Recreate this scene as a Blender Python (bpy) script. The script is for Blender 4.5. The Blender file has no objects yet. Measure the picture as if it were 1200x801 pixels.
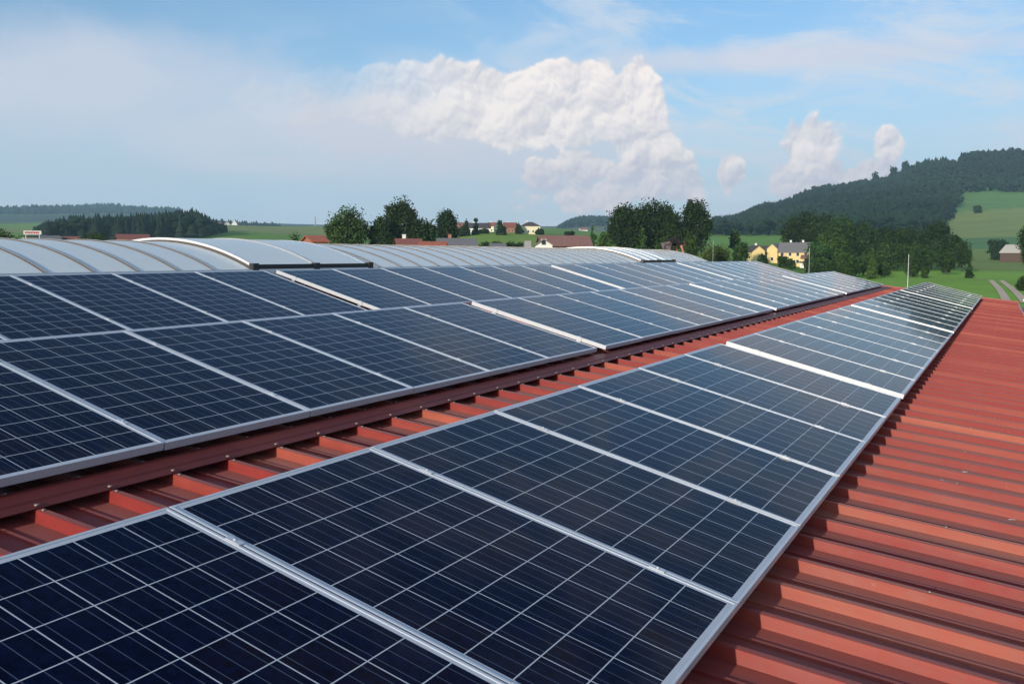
import bpy, bmesh, math, random
import numpy as np
from mathutils import Vector, Matrix
R = math.radians
S = bpy.context.scene
C = S.collection
rnd = random.Random(7)

# ------------------------------------------------------------------ camera, light, exposure
YAW, PITCH, FPX = -0.4909, 0.0914, 1096.0        # metres; the camera is the origin, rows of panels run along +Y
cd = bpy.data.cameras.new('camera'); cam = bpy.data.objects.new('camera', cd); C.objects.link(cam)
cam.rotation_euler = (math.pi/2 - PITCH, 0, -YAW)
cd.lens = FPX/1200*36; cd.sensor_width = 36; cd.clip_start = 0.05; cd.clip_end = 30000
S.camera = cam
SUN_EL, SUN_AZ = R(13.5), R(183)                    # azimuth from +Y clockwise: low evening sun behind the camera
HAZE_DENSITY = 0.000105
SKY_STRENGTH, SUN_STRENGTH, EXPOSURE = 0.150, 4.9, 0.05
CLOUD_GAIN = 1.0
sd = bpy.data.lights.new('sun', 'SUN'); sun = bpy.data.objects.new('sun', sd); C.objects.link(sun)
sd.energy = SUN_STRENGTH; sd.angle = R(0.6); sd.color = (1.0, 0.86, 0.70)
sdir = Vector((math.sin(SUN_AZ)*math.cos(SUN_EL), math.cos(SUN_AZ)*math.cos(SUN_EL), math.sin(SUN_EL)))
sun.rotation_euler = sdir.to_track_quat('Z', 'Y').to_euler()
S.view_settings.view_transform = 'Standard'; S.view_settings.look = 'None'
S.view_settings.exposure = EXPOSURE; S.view_settings.gamma = 1; S.view_settings.use_curve_mapping = False
S.render.engine = 'CYCLES'
S.cycles.use_denoising = True
S.cycles.max_bounces = 6; S.cycles.diffuse_bounces = 3; S.cycles.glossy_bounces = 3
S.cycles.volume_bounces = 1
S.cycles.caustics_reflective = False; S.cycles.caustics_refractive = False

class NT:
    """small helper for writing node maths"""
    def __init__(s, tree): s.t = tree; s.n = tree.nodes; s.l = tree.links
    def put(s, inp, v):
        if isinstance(v, bpy.types.NodeSocket): s.l.new(v, inp)
        elif v is not None: inp.default_value = v
    def m(s, op, a, b=None, c=None, clamp=False):
        n = s.n.new('ShaderNodeMath'); n.operation = op; n.use_clamp = clamp
        s.put(n.inputs[0], a); s.put(n.inputs[1], b)
        if c is not None: s.put(n.inputs[2], c)
        return n.outputs[0]
    def mix(s, f, a, b, blend='MIX'):
        n = s.n.new('ShaderNodeMix'); n.data_type = 'RGBA'; n.blend_type = blend
        s.put(n.inputs[0], f); s.put(n.inputs[6], a); s.put(n.inputs[7], b); return n.outputs[2]
    def step(s, v, lo, hi):
        n = s.n.new('ShaderNodeMapRange'); n.interpolation_type = 'SMOOTHSTEP'
        s.put(n.inputs[0], v); n.inputs[1].default_value = lo; n.inputs[2].default_value = hi
        return n.outputs[0]
    def noise(s, vec, scale, detail=4, rough=0.55, dist=0.0):
        n = s.n.new('ShaderNodeTexNoise'); s.put(n.inputs['Vector'], vec)
        n.inputs['Scale'].default_value = scale; n.inputs['Detail'].default_value = detail
        n.inputs['Roughness'].default_value = rough; n.inputs['Distortion'].default_value = dist
        return n.outputs[0]
    def xyz(s, x, y, z=0.0):
        n = s.n.new('ShaderNodeCombineXYZ'); s.put(n.inputs[0], x); s.put(n.inputs[1], y); s.put(n.inputs[2], z); return n.outputs[0]
    def sep(s, v):
        n = s.n.new('ShaderNodeSeparateXYZ'); s.l.new(v, n.inputs[0]); return n.outputs
    def coord(s, which='Object'): return s.n.new('ShaderNodeTexCoord').outputs[which]

# ------------------------------------------------------------------ sky: daylight plus towering evening clouds, all by direction
w = bpy.data.worlds.new('World'); S.world = w; w.use_nodes = True
T = NT(w.node_tree); T.n.clear()
sky = T.n.new('ShaderNodeTexSky'); sky.sky_type = 'NISHITA'; sky.sun_disc = False
sky.sun_elevation = SUN_EL; sky.sun_rotation = SUN_AZ
sky.air_density = 1.0; sky.dust_density = 1.6; sky.ozone_density = 1.5
dx, dy, dz = T.sep(T.coord('Generated'))
# azimuth and elevation in "cloud units" (about 0.0523 degrees each), azimuth measured round from the view's middle
az = T.m('ARCTAN2', dx, dy)
U = T.m('MULTIPLY', T.m('SUBTRACT', az, YAW), 1096.0)
V = T.m('MULTIPLY', T.m('ARCSINE', dz), 1096.0)
P2 = T.xyz(U, V, 0)
def px(x): return math.atan((x-600)/1096.0)*1096.0
def cluster(blobs, amp, scale, seedz, edge):
    n1 = T.noise(T.xyz(U, T.m('MULTIPLY', V, 1.15), seedz), scale, 7, 0.56, 0.35)
    best = None
    for (cx, cy, rx, ry) in blobs:
        a = T.m('DIVIDE', T.m('SUBTRACT', U, px(cx)), rx); b = T.m('DIVIDE', T.m('SUBTRACT', V, (300-cy)), ry)
        d = T.m('SUBTRACT', 1.0, T.m('SQRT', T.m('ADD', T.m('MULTIPLY', a, a), T.m('MULTIPLY', b, b))))
        best = d if best is None else T.m('SMOOTH_MAX', best, d, 0.12)
    v = T.m('ADD', best, T.m('MULTIPLY', T.m('SUBTRACT', n1, 0.5), amp))
    return T.step(v, edge[0], edge[1]), v
def relief(scale, seedz, off=(5, 7)):
    a = T.noise(T.xyz(U, V, seedz), scale, 6, 0.58, 0.5)
    b = T.noise(T.xyz(T.m('ADD', U, off[0]), T.m('ADD', V, off[1]), seedz), scale, 6, 0.58, 0.5)
    return T.m('SUBTRACT', a, b)
def voro(u, v, scale, seedz, sm=0.25):
    n = T.n.new('ShaderNodeTexVoronoi'); n.voronoi_dimensions = '2D'; n.feature = 'SMOOTH_F1' if sm else 'F1'
    if sm: n.inputs['Smoothness'].default_value = sm
    T.l.new(T.xyz(u, v, seedz), n.inputs['Vector']); n.inputs['Scale'].default_value = scale; n.inputs['Randomness'].default_value = 1.0
    return T.m('SUBTRACT', 1.0, n.outputs['Distance'])
wn = T.n.new('ShaderNodeTexNoise'); T.l.new(P2, wn.inputs['Vector']); wn.inputs['Scale'].default_value = 0.02; wn.inputs['Detail'].default_value = 5
wr, wg, wb_ = T.sep(wn.outputs['Color'])
U2 = T.m('ADD', U, T.m('MULTIPLY', T.m('SUBTRACT', wr, 0.5), 34)); V2 = T.m('ADD', V, T.m('MULTIPLY', T.m('SUBTRACT', wg, 0.5), 34))
def billow(du_, dv_):
    u, v = T.m('ADD', U2, du_), T.m('ADD', V2, dv_)
    a = T.m('MULTIPLY', voro(u, v, 0.022, 40), 1.0)
    a = T.m('ADD', a, T.m('MULTIPLY', voro(u, v, 0.05, 80, 0), 0.34))
    a = T.m('ADD', a, T.m('MULTIPLY', voro(u, v, 0.11, 90, 0), 0.12))
    return T.m('ADD', a, T.m('MULTIPLY', T.noise(T.xyz(u, v, 4), 0.16, 4, 0.6), 0.30))
B0 = billow(0.0, 0.0); B1 = billow(-3.0, 5.0)
def cumulus(blobs, edge, amp=0.70):
    best = None
    for (cx, cy, rx, ry) in blobs:
        a = T.m('DIVIDE', T.m('SUBTRACT', U, px(cx)), rx); b = T.m('DIVIDE', T.m('SUBTRACT', V, (300-cy)), ry)
        d = T.m('SUBTRACT', 1.0, T.m('SQRT', T.m('ADD', T.m('MULTIPLY', a, a), T.m('MULTIPLY', b, b))))
        best = d if best is None else T.m('SMOOTH_MAX', best, d, 0.10)
    v = T.m('ADD', best, T.m('MULTIPLY', T.m('SUBTRACT', B0, 0.98), amp))
    return T.step(v, edge[0], edge[1]), v
# thin high veil, strongest to the left; streaky cirrus at the upper right
veil_n = T.noise(T.xyz(T.m('MULTIPLY', U, 0.35), T.m('ADD', V, T.m('MULTIPLY', U, 0.06)), 3), 0.010, 6, 0.55, 0.5)
veil = T.m('MULTIPLY', T.m('MULTIPLY', T.step(veil_n, 0.38, 0.70), T.m('SUBTRACT', 1.0, T.step(V, 190, 300))), 0.42)
cir_n = T.noise(T.xyz(T.m('MULTIPLY', U, 0.28), T.m('ADD', V, T.m('MULTIPLY', U, 0.14)), 11), 0.020, 8, 0.62, 0.9)
cirr = T.m('MULTIPLY', T.m('MULTIPLY', T.step(cir_n, 0.42, 0.66), T.step(U, -220, 200)), 0.75)
anvil, _ = cluster([(330, 160, 240, 62), (100, 120, 330, 75), (470, 170, 230, 70), (340, 197, 180, 22), (920, 85, 420, 20)], 0.9, 0.009, 21, (-0.10, 0.80))
tower, tv = cumulus([(430, 122, 110, 30), (340, 132, 70, 20), (455, 118, 70, 30), (520, 112, 70, 32), (585, 118, 60, 32), (640, 112, 56, 34), (693, 112, 30, 34), (742, 112, 24, 34), (690, 140, 60, 36),
                     (745, 150, 38, 50), (620, 148, 90, 30), (540, 145, 80, 26), (765, 178, 28, 32)], (-0.06, 0.14), 0.52)
side, sv = cumulus([(852, 208, 17, 22), (938, 178, 28, 30), (962, 176, 32, 24), (950, 212, 48, 34), (1037, 180, 17, 22), (1005, 214, 52, 18),
                    (640, 206, 34, 20), (685, 202, 44, 26), (735, 214, 46, 26), (790, 206, 24, 26), (800, 222, 30, 20), (690, 226, 90, 22)], (-0.04, 0.26), 0.85)
body, bv_ = cumulus([(560, 168, 130, 50), (660, 178, 110, 66), (720, 175, 62, 70), (440, 150, 110, 46)], (-0.15, 0.45), 0.45)
rel = T.m('MULTIPLY', T.m('SUBTRACT', B0, B1), 2.0)
top = T.step(T.m('ADD', V, T.m('MULTIPLY', T.m('SUBTRACT', T.noise(P2, 0.010, 3), 0.5), 170)), 45, 165)
lit = T.m('ADD', T.m('ADD', 0.26, rel), T.m('MULTIPLY', top, 0.42), clamp=True)
cl_shade = (0.66, 0.62, 0.68, 1); cl_lit = (1.12, 0.99, 0.91, 1)
ccol = T.mix(lit, cl_shade, cl_lit)
pink = T.mix(T.step(V, 20, 140), (1.10, 0.91, 0.86, 1), (1, 1, 1, 1))
ccol = T.mix(1.0, ccol, pink, 'MULTIPLY')
skyc = T.mix(1.0, sky.outputs[0], (SKY_STRENGTH*0.76, SKY_STRENGTH*0.99, SKY_STRENGTH*1.20, 1), 'MULTIPLY')
hazc = (0.66, 0.71, 0.84, 1)
low = T.m('SUBTRACT', 1.0, T.step(V, -20, 270))
skyc = T.mix(T.m('MULTIPLY', low, 0.72), skyc, hazc)
c1 = T.mix(veil, skyc, (0.72, 0.76, 0.87, 1))
c1 = T.mix(cirr, c1, (0.74, 0.77, 0.84, 1))
c1 = T.mix(T.m('MULTIPLY', anvil, 0.70), c1, (0.74, 0.72, 0.80, 1))
fade = T.step(V, 15, 125)                      # the bases melt into the haze
tmask = T.m('MULTIPLY', tower, T.m('ADD', 0.45, T.m('MULTIPLY', fade, 0.50)))
c1 = T.mix(T.m('MULTIPLY', body, 0.62), c1, (0.74, 0.69, 0.74, 1))
leftf = T.m('ADD', 0.12, T.m('MULTIPLY', T.step(U, -230, -20), 0.88))
c1 = T.mix(T.m('MULTIPLY', tmask, leftf), c1, ccol)
c1 = T.mix(T.m('MULTIPLY', side, T.m('ADD', 0.52, T.m('MULTIPLY', fade, 0.4))), c1, ccol)
bg = T.n.new('ShaderNodeBackground'); T.l.new(c1, bg.inputs[0]); bg.inputs[1].default_value = 1.0
wo = T.n.new('ShaderNodeOutputWorld'); T.l.new(bg.outputs[0], wo.inputs[0])

# ------------------------------------------------------------------ helpers
def ray(x, y):
    """direction seen at image point x, y (of 1200 x 801)"""
    v = Vector(((x-600)/FPX, -(y-400.5)/FPX, -1.0))
    return cam.rotation_euler.to_matrix() @ v
def at(x, y, dist):
    d = ray(x, y); h = math.hypot(d.x, d.y); return d*(dist/h)
def tag(o, label=None, cat=None, group=None, kind=None):
    if label: o['label'] = label
    if cat: o['category'] = cat
    if group: o['group'] = group
    if kind: o['kind'] = kind
    return o
def empty(name, loc, label, cat, group=None, rz=0):
    o = bpy.data.objects.new(name, None); C.objects.link(o); o.location = loc; o.rotation_euler = (0, 0, rz)
    o.empty_display_size = 0.2
    return tag(o, label, cat, group)
def link(name, me, mat=None, parent=None, loc=None):
    o = bpy.data.objects.new(name, me); C.objects.link(o)
    if mat is not None: me.materials.append(mat)
    if parent is not None: o.parent = parent
    if loc is not None: o.location = loc
    return o
class MB:
    """collects boxes, prisms and tubes and links them as one mesh"""
    def __init__(s): s.v = []; s.f = []; s.sm = []
    def add(s, vs, fs, smooth=False):
        b = len(s.v); s.v += [tuple(v) for v in vs]; s.f += [tuple(i+b for i in f) for f in fs]; s.sm += [smooth]*len(fs)
    def box(s, x0, x1, y0, y1, z0, z1, M=None):
        vs = [Vector(p) for p in ((x0,y0,z0),(x1,y0,z0),(x1,y1,z0),(x0,y1,z0),(x0,y0,z1),(x1,y0,z1),(x1,y1,z1),(x0,y1,z1))]
        if M is not None: vs = [M @ v for v in vs]
        s.add(vs, [(3,2,1,0),(4,5,6,7),(0,1,5,4),(1,2,6,5),(2,3,7,6),(3,0,4,7)])
    def tube(s, pts, rads, n=8, cap=True, smooth=True):
        pts = [Vector(p) for p in pts]; rings = []
        for i, p in enumerate(pts):
            t = (pts[min(i+1, len(pts)-1)] - pts[max(i-1, 0)]).normalized()
            a = t.cross(Vector((0, 0, 1)));
            if a.length < 1e-3: a = t.cross(Vector((0, 1, 0)))
            a.normalize(); b = t.cross(a); r = rads[i] if hasattr(rads, '__len__') else rads
            rings.append([p + (a*math.cos(6.28318*k/n) + b*math.sin(6.28318*k/n))*r for k in range(n)])
        vs = [v for q in rings for v in q]; fs = []
        for i in range(len(pts)-1):
            for k in range(n): fs.append((i*n+k, i*n+(k+1) % n, (i+1)*n+(k+1) % n, (i+1)*n+k))
        if cap: fs.append(tuple(range(n-1, -1, -1))); fs.append(tuple((len(pts)-1)*n+k for k in range(n)))
        s.add(vs, fs, smooth)
    def mesh(s, name):
        me = bpy.data.meshes.new(name); me.from_pydata(s.v, [], s.f)
        if any(s.sm): me.polygons.foreach_set('use_smooth', s.sm)
        me.update(); return me
    def build(s, name, mat, parent=None, loc=None): return link(name, s.mesh(name), mat, parent, loc)
def arr_mesh(name, V_, F_, cols=None):
    """fast mesh from arrays; F_ all with the same number of corners"""
    V_ = np.asarray(V_, np.float32); F_ = np.asarray(F_, np.int32); k = F_.shape[1]
    me = bpy.data.meshes.new(name)
    me.vertices.add(len(V_)); me.vertices.foreach_set('co', V_.ravel())
    me.loops.add(F_.size); me.loops.foreach_set('vertex_index', F_.ravel())
    me.polygons.add(len(F_)); me.polygons.foreach_set('loop_start', np.arange(0, F_.size, k, dtype=np.int32))
    me.polygons.foreach_set('loop_total', np.full(len(F_), k, np.int32))
    me.update(calc_edges=True)
    if cols is not None:
        a = me.color_attributes.new('tint', 'FLOAT_COLOR', 'POINT'); a.data.foreach_set('color', np.asarray(cols, np.float32).ravel())
    return me
def mat(name, col, rough=0.6, metal=0.0, var=0.0, scale=3.0, spec=0.5, bump=0.0, tint=False):
    m = bpy.data.materials.new(name); m.use_nodes = True; t = NT(m.node_tree)
    b = m.node_tree.nodes['Principled BSDF']
    b.inputs['Roughness'].default_value = rough; b.inputs['Metallic'].default_value = metal
    b.inputs['Specular IOR Level'].default_value = spec
    c = tuple(col) + (1,)
    if tint:
        a = t.n.new('ShaderNodeAttribute'); a.attribute_name = 'tint'; c = t.mix(1.0, c, a.outputs[0], 'MULTIPLY')
    if var:
        n = t.noise(t.coord(), scale, 5, 0.6)
        f = t.m('ADD', t.m('MULTIPLY', t.m('SUBTRACT', n, 0.5), var*2.5), 1.0)
        g = t.xyz(f, f, f); c = t.mix(1.0, c, g, 'MULTIPLY')
    t.put(b.inputs['Base Color'], c)
    if bump:
        bn = t.n.new('ShaderNodeBump'); bn.inputs['Strength'].default_value = bump; bn.inputs['Distance'].default_value = 0.01
        t.l.new(t.noise(t.coord(), scale*4, 4), bn.inputs['Height']); t.l.new(bn.outputs[0], b.inputs['Normal'])
    return m

# ------------------------------------------------------------------ terrain: valley floor, meadows, rising wooded hill
COLS = [-1600, -300, 0, 130, 200, 300, 420, 560, 640, 700, 780, 850, 900, 960, 1020, 1087, 1137, 1200, 1400, 2600]
RS = [0, 60, 150, 250, 400, 600, 800, 1000, 1300, 1600, 1900, 2250, 3000, 5000, 9000]
# apparent height (in image units, 300 = eye level) of the ground at each distance
TAB = {
 -1600:[0,446,355,327,312,300,290,285,280,275,272,270,268,262,266],
 -300: [0,446,350,322,306,292,283,278,272,268,266,264,262,256,262],
 0:    [0,446,350,322,306,292,283,278,272,268,266,264,262,250,262],
 130:  [0,446,350,322,306,292,283,278,270,264,262,262,262,248,262],
 200:  [0,446,350,322,306,292,283,277,270,264,262,263,264,252,262],
 300:  [0,446,350,322,306,291,282,276,269,264,266,268,268,262,264],
 420:  [0,446,350,320,304,290,282,276,270,266,268,270,270,265,266],
 560:  [0,446,350,306,288,275,272,271,270,269,270,270,270,266,267],
 640:  [0,446,350,306,288,275,272,271,270,269,270,270,268,266,267],
 700:  [0,446,350,312,298,285,280,277,274,272,272,272,264,266,267],
 780:  [0,446,352,316,302,288,282,278,274,270,268,267,265,266,267],
 850:  [0,446,352,316,303,290,283,277,272,268,266,265,266,266,267],
 900:  [0,446,354,320,306,291,283,277,268,258,250,247,255,262,265],
 960:  [0,446,356,326,312,294,284,276,262,246,234,227,240,255,262],
 1020: [0,446,358,332,318,299,286,275,258,240,228,221,236,252,262],
 1087: [0,446,358,334,318,302,289,277,258,236,214,198,220,250,262],
 1137: [0,446,358,334,319,303,291,279,260,240,216,187,210,248,262],
 1200: [0,446,358,334,319,303,290,279,260,240,216,183,205,245,262],
 1400: [0,446,358,334,319,303,288,277,256,234,206,180,200,240,262],
 2600: [0,446,358,334,320,306,296,290,280,270,262,260,260,255,262]}
CA = np.array([math.atan((c-600)/1096.0) for c in COLS])
ZT = np.array([[-8.0 if i == 0 else (300-TAB[c][i])/1096.0*r*max(.6, math.cos(math.atan((c-600)/1096.0))) for i, r in enumerate(RS)] for c in COLS])
def ca(x_px): return math.cos(math.atan((x_px-600)/1096.0))
def hfun(rel_az, r):
    """terrain height; rel_az is the azimuth from the view's middle in radians"""
    rel_az = np.asarray(rel_az, float); r = np.asarray(r, float)
    j = np.clip(np.searchsorted(CA, rel_az) - 1, 0, len(CA)-2)
    t = np.clip((rel_az - CA[j])/(CA[j+1]-CA[j]), 0, 1); t = t*t*(3-2*t)
    RR = np.array(RS); i = np.clip(np.searchsorted(RR, r) - 1, 0, len(RR)-2)
    u = np.clip((r - RR[i])/(RR[i+1]-RR[i]), 0, 1)
    a = ZT[j, i]*(1-u) + ZT[j, i+1]*u; b = ZT[j+1, i]*(1-u) + ZT[j+1, i+1]*u
    z = a*(1-t) + b*t
    k = np.clip(r/1500, 0, 1)
    return z + k*(2.2*np.sin(rel_az*31+r*0.004) + 1.5*np.sin(r*0.011+rel_az*9))
def ground(x_px, dist):
    """point on the terrain in the direction of image column x_px"""
    a = math.atan((x_px-600)/1096.0); A = YAW + a; z = float(hfun(a, dist))
    return Vector((math.sin(A)*dist, math.cos(A)*dist, z))
fine = np.array([math.atan((p-600)/1096.0) for p in np.arange(-60, 1262, 3.0)])
coarse = np.linspace(fine[-1]+0.03, fine[0]+2*math.pi-0.03, 90)
AZ = np.concatenate([fine, coarse]); nA = len(AZ)
RG = np.concatenate([[0.5, 30], 60*np.power(6800/60, np.linspace(0, 1, 230))]); nR = len(RG)
A2, R2 = np.meshgrid(AZ, RG)
rel = np.where(A2 > math.pi, A2-2*math.pi, A2)
H2 = hfun(rel, R2)
PXc = 600 + 1096*np.tan(np.clip(rel, -1.3, 1.3))
vx = np.sin(A2+YAW)*R2; vy = np.cos(A2+YAW)*R2
col = np.zeros(A2.shape + (4,)); col[..., 3] = 1
def setc(mask, c): col[mask, 0:3] = c
yap = 300 - H2/R2*1096
setc(R2 > 0, (0.135, 0.250, 0.035))
setc((R2 < 420) & (PXc > 950), (0.200, 0.370, 0.045))
setc((R2 > 420) & (R2 < 900) & (PXc > 980), (0.170, 0.235, 0.050))
setc((PXc > 1080) & (R2 > 800) & (R2 < 1000), (0.090, 0.200, 0.065))
setc((PXc > 1080) & (R2 > 1000) & (R2 < 1430+(PXc-1140)*1.1), (0.210, 0.265, 0.080))
setc((PXc > 1080) & (R2 >= 1430+(PXc-1140)*1.1) & (R2 < 2000), (0.120, 0.240, 0.065))
setc((PXc < 500) & (R2 > 1100) & (R2 < 1700), (0.210, 0.250, 0.070))
setc((PXc > 500) & (PXc < 700) & (R2 > 330) & (R2 < 600), (0.190, 0.300, 0.040))
setc((PXc > 830) & (PXc < 1080) & (R2 > 500) & (R2 < 1100), (0.140, 0.280, 0.040))
stripes = (np.sin((vx*0.8+vy*0.5)*0.004) > 0.55) & (R2 > 2000); setc(stripes, (0.10, 0.13, 0.05))
setc((R2 > 2000) & (PXc > 840) , (0.030, 0.052, 0.024))
setc((R2 > 3300) & (R2 < 7000) & (np.sin(vx*0.0021+1)+np.sin(vy*0.0017) > -0.9), (0.028, 0.050, 0.026))
idx = np.arange(nA*nR).reshape(nR, nA)
F = np.stack([idx[:-1, :], np.roll(idx, -1, 1)[:-1, :], np.roll(idx, -1, 1)[1:, :], idx[1:, :]], -1).reshape(-1, 4)[:, ::-1]
me = arr_mesh('ground', np.stack([vx, vy, H2], -1).reshape(-1, 3), F, col.reshape(-1, 4))
me.polygons.foreach_set('use_smooth', [True]*len(me.polygons))
gm = bpy.data.materials.new('meadow_grass'); gm.use_nodes = True; g = NT(gm.node_tree); gb = gm.node_tree.nodes['Principled BSDF']
ga = g.n.new('ShaderNodeAttribute'); ga.attribute_name = 'tint'
gco = g.coord()
n1 = g.noise(gco, 0.02, 5, 0.6); n2 = g.noise(gco, 0.35, 5, 0.7)
gf = g.m('ADD', 0.45, g.m('ADD', g.m('MULTIPLY', n1, 0.6), g.m('MULTIPLY', n2, 0.5)))
gc = g.mix(1.0, ga.outputs[0], g.xyz(gf, gf, g.m('MULTIPLY', gf, 0.9)), 'MULTIPLY')
gs = g.sep(gco)
mow = g.m('SINE', g.m('MULTIPLY', g.m('ADD', g.m('MULTIPLY', gs[0], 0.8), g.m('MULTIPLY', gs[1], -0.25)), 0.45))
gc = g.mix(g.m('MULTIPLY', g.step(mow, 0.2, 0.9), 0.08), gc, (0.14, 0.17, 0.05, 1))
gc = g.mix(g.m('MULTIPLY', g.step(n1, 0.55, 0.75), 0.22), gc, (0.20, 0.22, 0.06, 1))
g.l.new(gc, gb.inputs['Base Color']); gb.inputs['Roughness'].default_value = 0.9; gb.inputs['Specular IOR Level'].default_value = 0.15
terr = link('ground', me, gm); tag(terr, 'green valley meadows rising to the wooded hills', None, None, 'structure')

# ------------------------------------------------------------------ hall roof geometry
SG = math.tan(R(6.5)); ZA = -1.4222               # plane of the rib crests: z = ZA - SG * x
def roof_z(x): return ZA - SG*x
RIDGE = -9.95; Y_BACK, Y_END = -3.0, 33.3
PITCH_R, RIB_H = 0.3535, 0.046
def eave_x(y): return 0.16 + (Y_END - y)*0.0163
def red_mat(name, base, pale, sheen=0.13):
    m = bpy.data.materials.new(name); m.use_nodes = True; t = NT(m.node_tree); b = m.node_tree.nodes['Principled BSDF']
    co = t.coord(); x, y, z = t.sep(co)
    ribi = t.m('FLOOR', t.m('DIVIDE', t.m('SUBTRACT', y, 3.08-0.18), PITCH_R))
    wn = t.n.new('ShaderNodeTexWhiteNoise'); wn.noise_dimensions = '1D'; t.l.new(ribi, wn.inputs['W'])
    sheet = t.m('FLOOR', t.m('DIVIDE', ribi, 3.0)); wn2 = t.n.new('ShaderNodeTexWhiteNoise'); wn2.noise_dimensions = '1D'; t.l.new(sheet, wn2.inputs['W'])
    streak = t.noise(t.xyz(t.m('MULTIPLY', x, 0.5), t.m('MULTIPLY', y, 22), 0), 1.0, 5, 0.65)
    mott = t.noise(co, 9.0, 6, 0.7); big = t.noise(co, 0.6, 4, 0.6)
    f = t.m('ADD', t.m('MULTIPLY', t.m('POWER', wn.outputs[0], 5.0), 0.75), t.m('MULTIPLY', t.m('SUBTRACT', streak, 0.50), 0.9))
    f = t.m('ADD', f, t.m('MULTIPLY', t.m('SUBTRACT', big, 0.5), 0.7), clamp=True)
    c = t.mix(f, base + (1,), pale + (1,))
    g2 = t.m('ADD', 0.72, t.m('MULTIPLY', mott, 0.55)); c = t.mix(1.0, c, t.xyz(g2, g2, g2), 'MULTIPLY')
    lapy = t.m('FRACT', t.m('DIVIDE', t.m('SUBTRACT', y, 3.08+0.055), PITCH_R*3)); lap = t.m('LESS_THAN', lapy, 0.006)
    c = t.mix(t.m('MULTIPLY', lap, 0.7), c, (0.04, 0.012, 0.012, 1))
    runs = t.noise(t.xyz(t.m('MULTIPLY', x, 0.9), t.m('MULTIPLY', y, 60), 3), 1.0, 4, 0.7)
    c = t.mix(t.m('MULTIPLY', t.step(runs, 0.58, 0.78), 0.30), c, (0.10, 0.040, 0.035, 1))
    scr = t.noise(t.xyz(t.m('MULTIPLY', x, 14), t.m('MULTIPLY', y, 50), 7), 1.0, 3, 0.6)
    c = t.mix(t.m('MULTIPLY', t.step(scr, 0.70, 0.76), 0.25), c, (0.55, 0.26, 0.20, 1))
    spots = t.step(t.noise(co, 60, 2, 0.5), 0.72, 0.80); c = t.mix(t.m('MULTIPLY', spots, 0.35), c, (0.05, 0.025, 0.02, 1))
    t.l.new(c, b.inputs['Base Color'])
    t.l.new(t.m('ADD', 0.38, t.m('MULTIPLY', mott, 0.25)), b.inputs['Roughness']); b.inputs['Specular IOR Level'].default_value = 0.2
    b.inputs['Sheen Weight'].default_value = sheen; b.inputs['Sheen Roughness'].default_value = 0.45; b.inputs['Sheen Tint'].default_value = (1, .85, .8, 1)
    bn = t.n.new('ShaderNodeBump'); bn.inputs['Strength'].default_value = 0.25; bn.inputs['Distance'].default_value = 0.004
    t.l.new(t.noise(t.xyz(t.m('MULTIPLY', x, 2.0), t.m('MULTIPLY', y, 9.0), 0), 1.0, 4, 0.6), bn.inputs['Height']); t.l.new(bn.outputs[0], b.inputs['Normal'])
    return m
M_red = red_mat('red_coated_steel', (0.235, 0.026, 0.022), (0.43, 0.125, 0.070))
M_rail = red_mat('dark_red_steel', (0.12, 0.022, 0.020), (0.17, 0.04, 0.032), 0.0)
M_wall = mat('hall_wall_sheet', (0.55, 0.54, 0.50), 0.6, var=0.06)
M_alu = mat('aluminium', (0.60, 0.63, 0.68), 0.36, 0.25, var=0.05, scale=8)
M_aluw = mat('mill_aluminium', (0.80, 0.81, 0.82), 0.45, 0.35, var=0.06, scale=14)
M_dark = mat('dark_painted_steel', (0.035, 0.036, 0.045), 0.5, 0.3)
M_screw = mat('galvanised_screw', (0.34, 0.27, 0.23), 0.5, 0.5, var=.3, scale=30)

hall = empty('hall_building', (0, 0, -8), 'long hall with a low pitched red corrugated steel roof that carries the solar arrays', 'building')
def pt(o): o.location = (0, 0, 8); return o
# trapezoid sheet: profile along Y, extruded in X. one eaves side and the far side of the ridge
prof = []
k0 = int((Y_BACK-3.08)/PITCH_R) - 1; k = k0
while 3.08 + k*PITCH_R < Y_END - 0.05:
    y = 3.08 + k*PITCH_R
    prof += [(y-0.014, -RIB_H), (y, -0.0015), (y+0.003, 0.0), (y+0.034, 0.0), (y+0.048, -RIB_H)]
    m_ = y + 0.5*PITCH_R + 0.02
    prof += [(m_-0.012, -RIB_H), (m_-0.006, -RIB_H+0.009), (m_+0.012, -RIB_H+0.009), (m_+0.018, -RIB_H)]
    k += 1
prof = [p for p in prof if Y_BACK <= p[0] <= Y_END]
def sheet(x_of, zf, name):
    mb = MB(); n = len(prof); xs = x_of(0); m = len(xs)
    vs = []
    for (y, h) in prof:
        for x in x_of(y): vs.append((x, y, zf(x)+h))
    fs = [(i*m+j, i*m+j+1, (i+1)*m+j+1, (i+1)*m+j) for i in range(n-1) for j in range(m-1)]
    mb.add(vs, fs); return mb
o = pt(sheet(lambda y: [RIDGE + (eave_x(y)-RIDGE)*t for t in (0, .25, .5, .75, 1)], roof_z, 'roof').build('roof', M_red, hall))
zr = roof_z(RIDGE)
o = pt(sheet(lambda y: [RIDGE-11, RIDGE-5, RIDGE], lambda x: zr - SG*(RIDGE-x), 'roof').build('roof', M_red, hall))
mb = MB()
ex0, ex1 = eave_x(Y_BACK), eave_x(Y_END)
zb = -0.075
def wallq(mb, a, b, za, zb_, t=0.12):
    pass
vs = [(RIDGE-10.7, Y_BACK+.1, zr-SG*10.7-0.06), (RIDGE, Y_BACK+.1, zr-0.06), (ex0-.1, Y_BACK+.1, roof_z(ex0)-0.06),
      (RIDGE-10.7, Y_END-.1, zr-SG*10.7-0.06), (RIDGE, Y_END-.1, zr-0.06), (ex1-.1, Y_END-.1, roof_z(ex1)-0.06)]
vb = [(v[0], v[1], -8.0) for v in vs]
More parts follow.
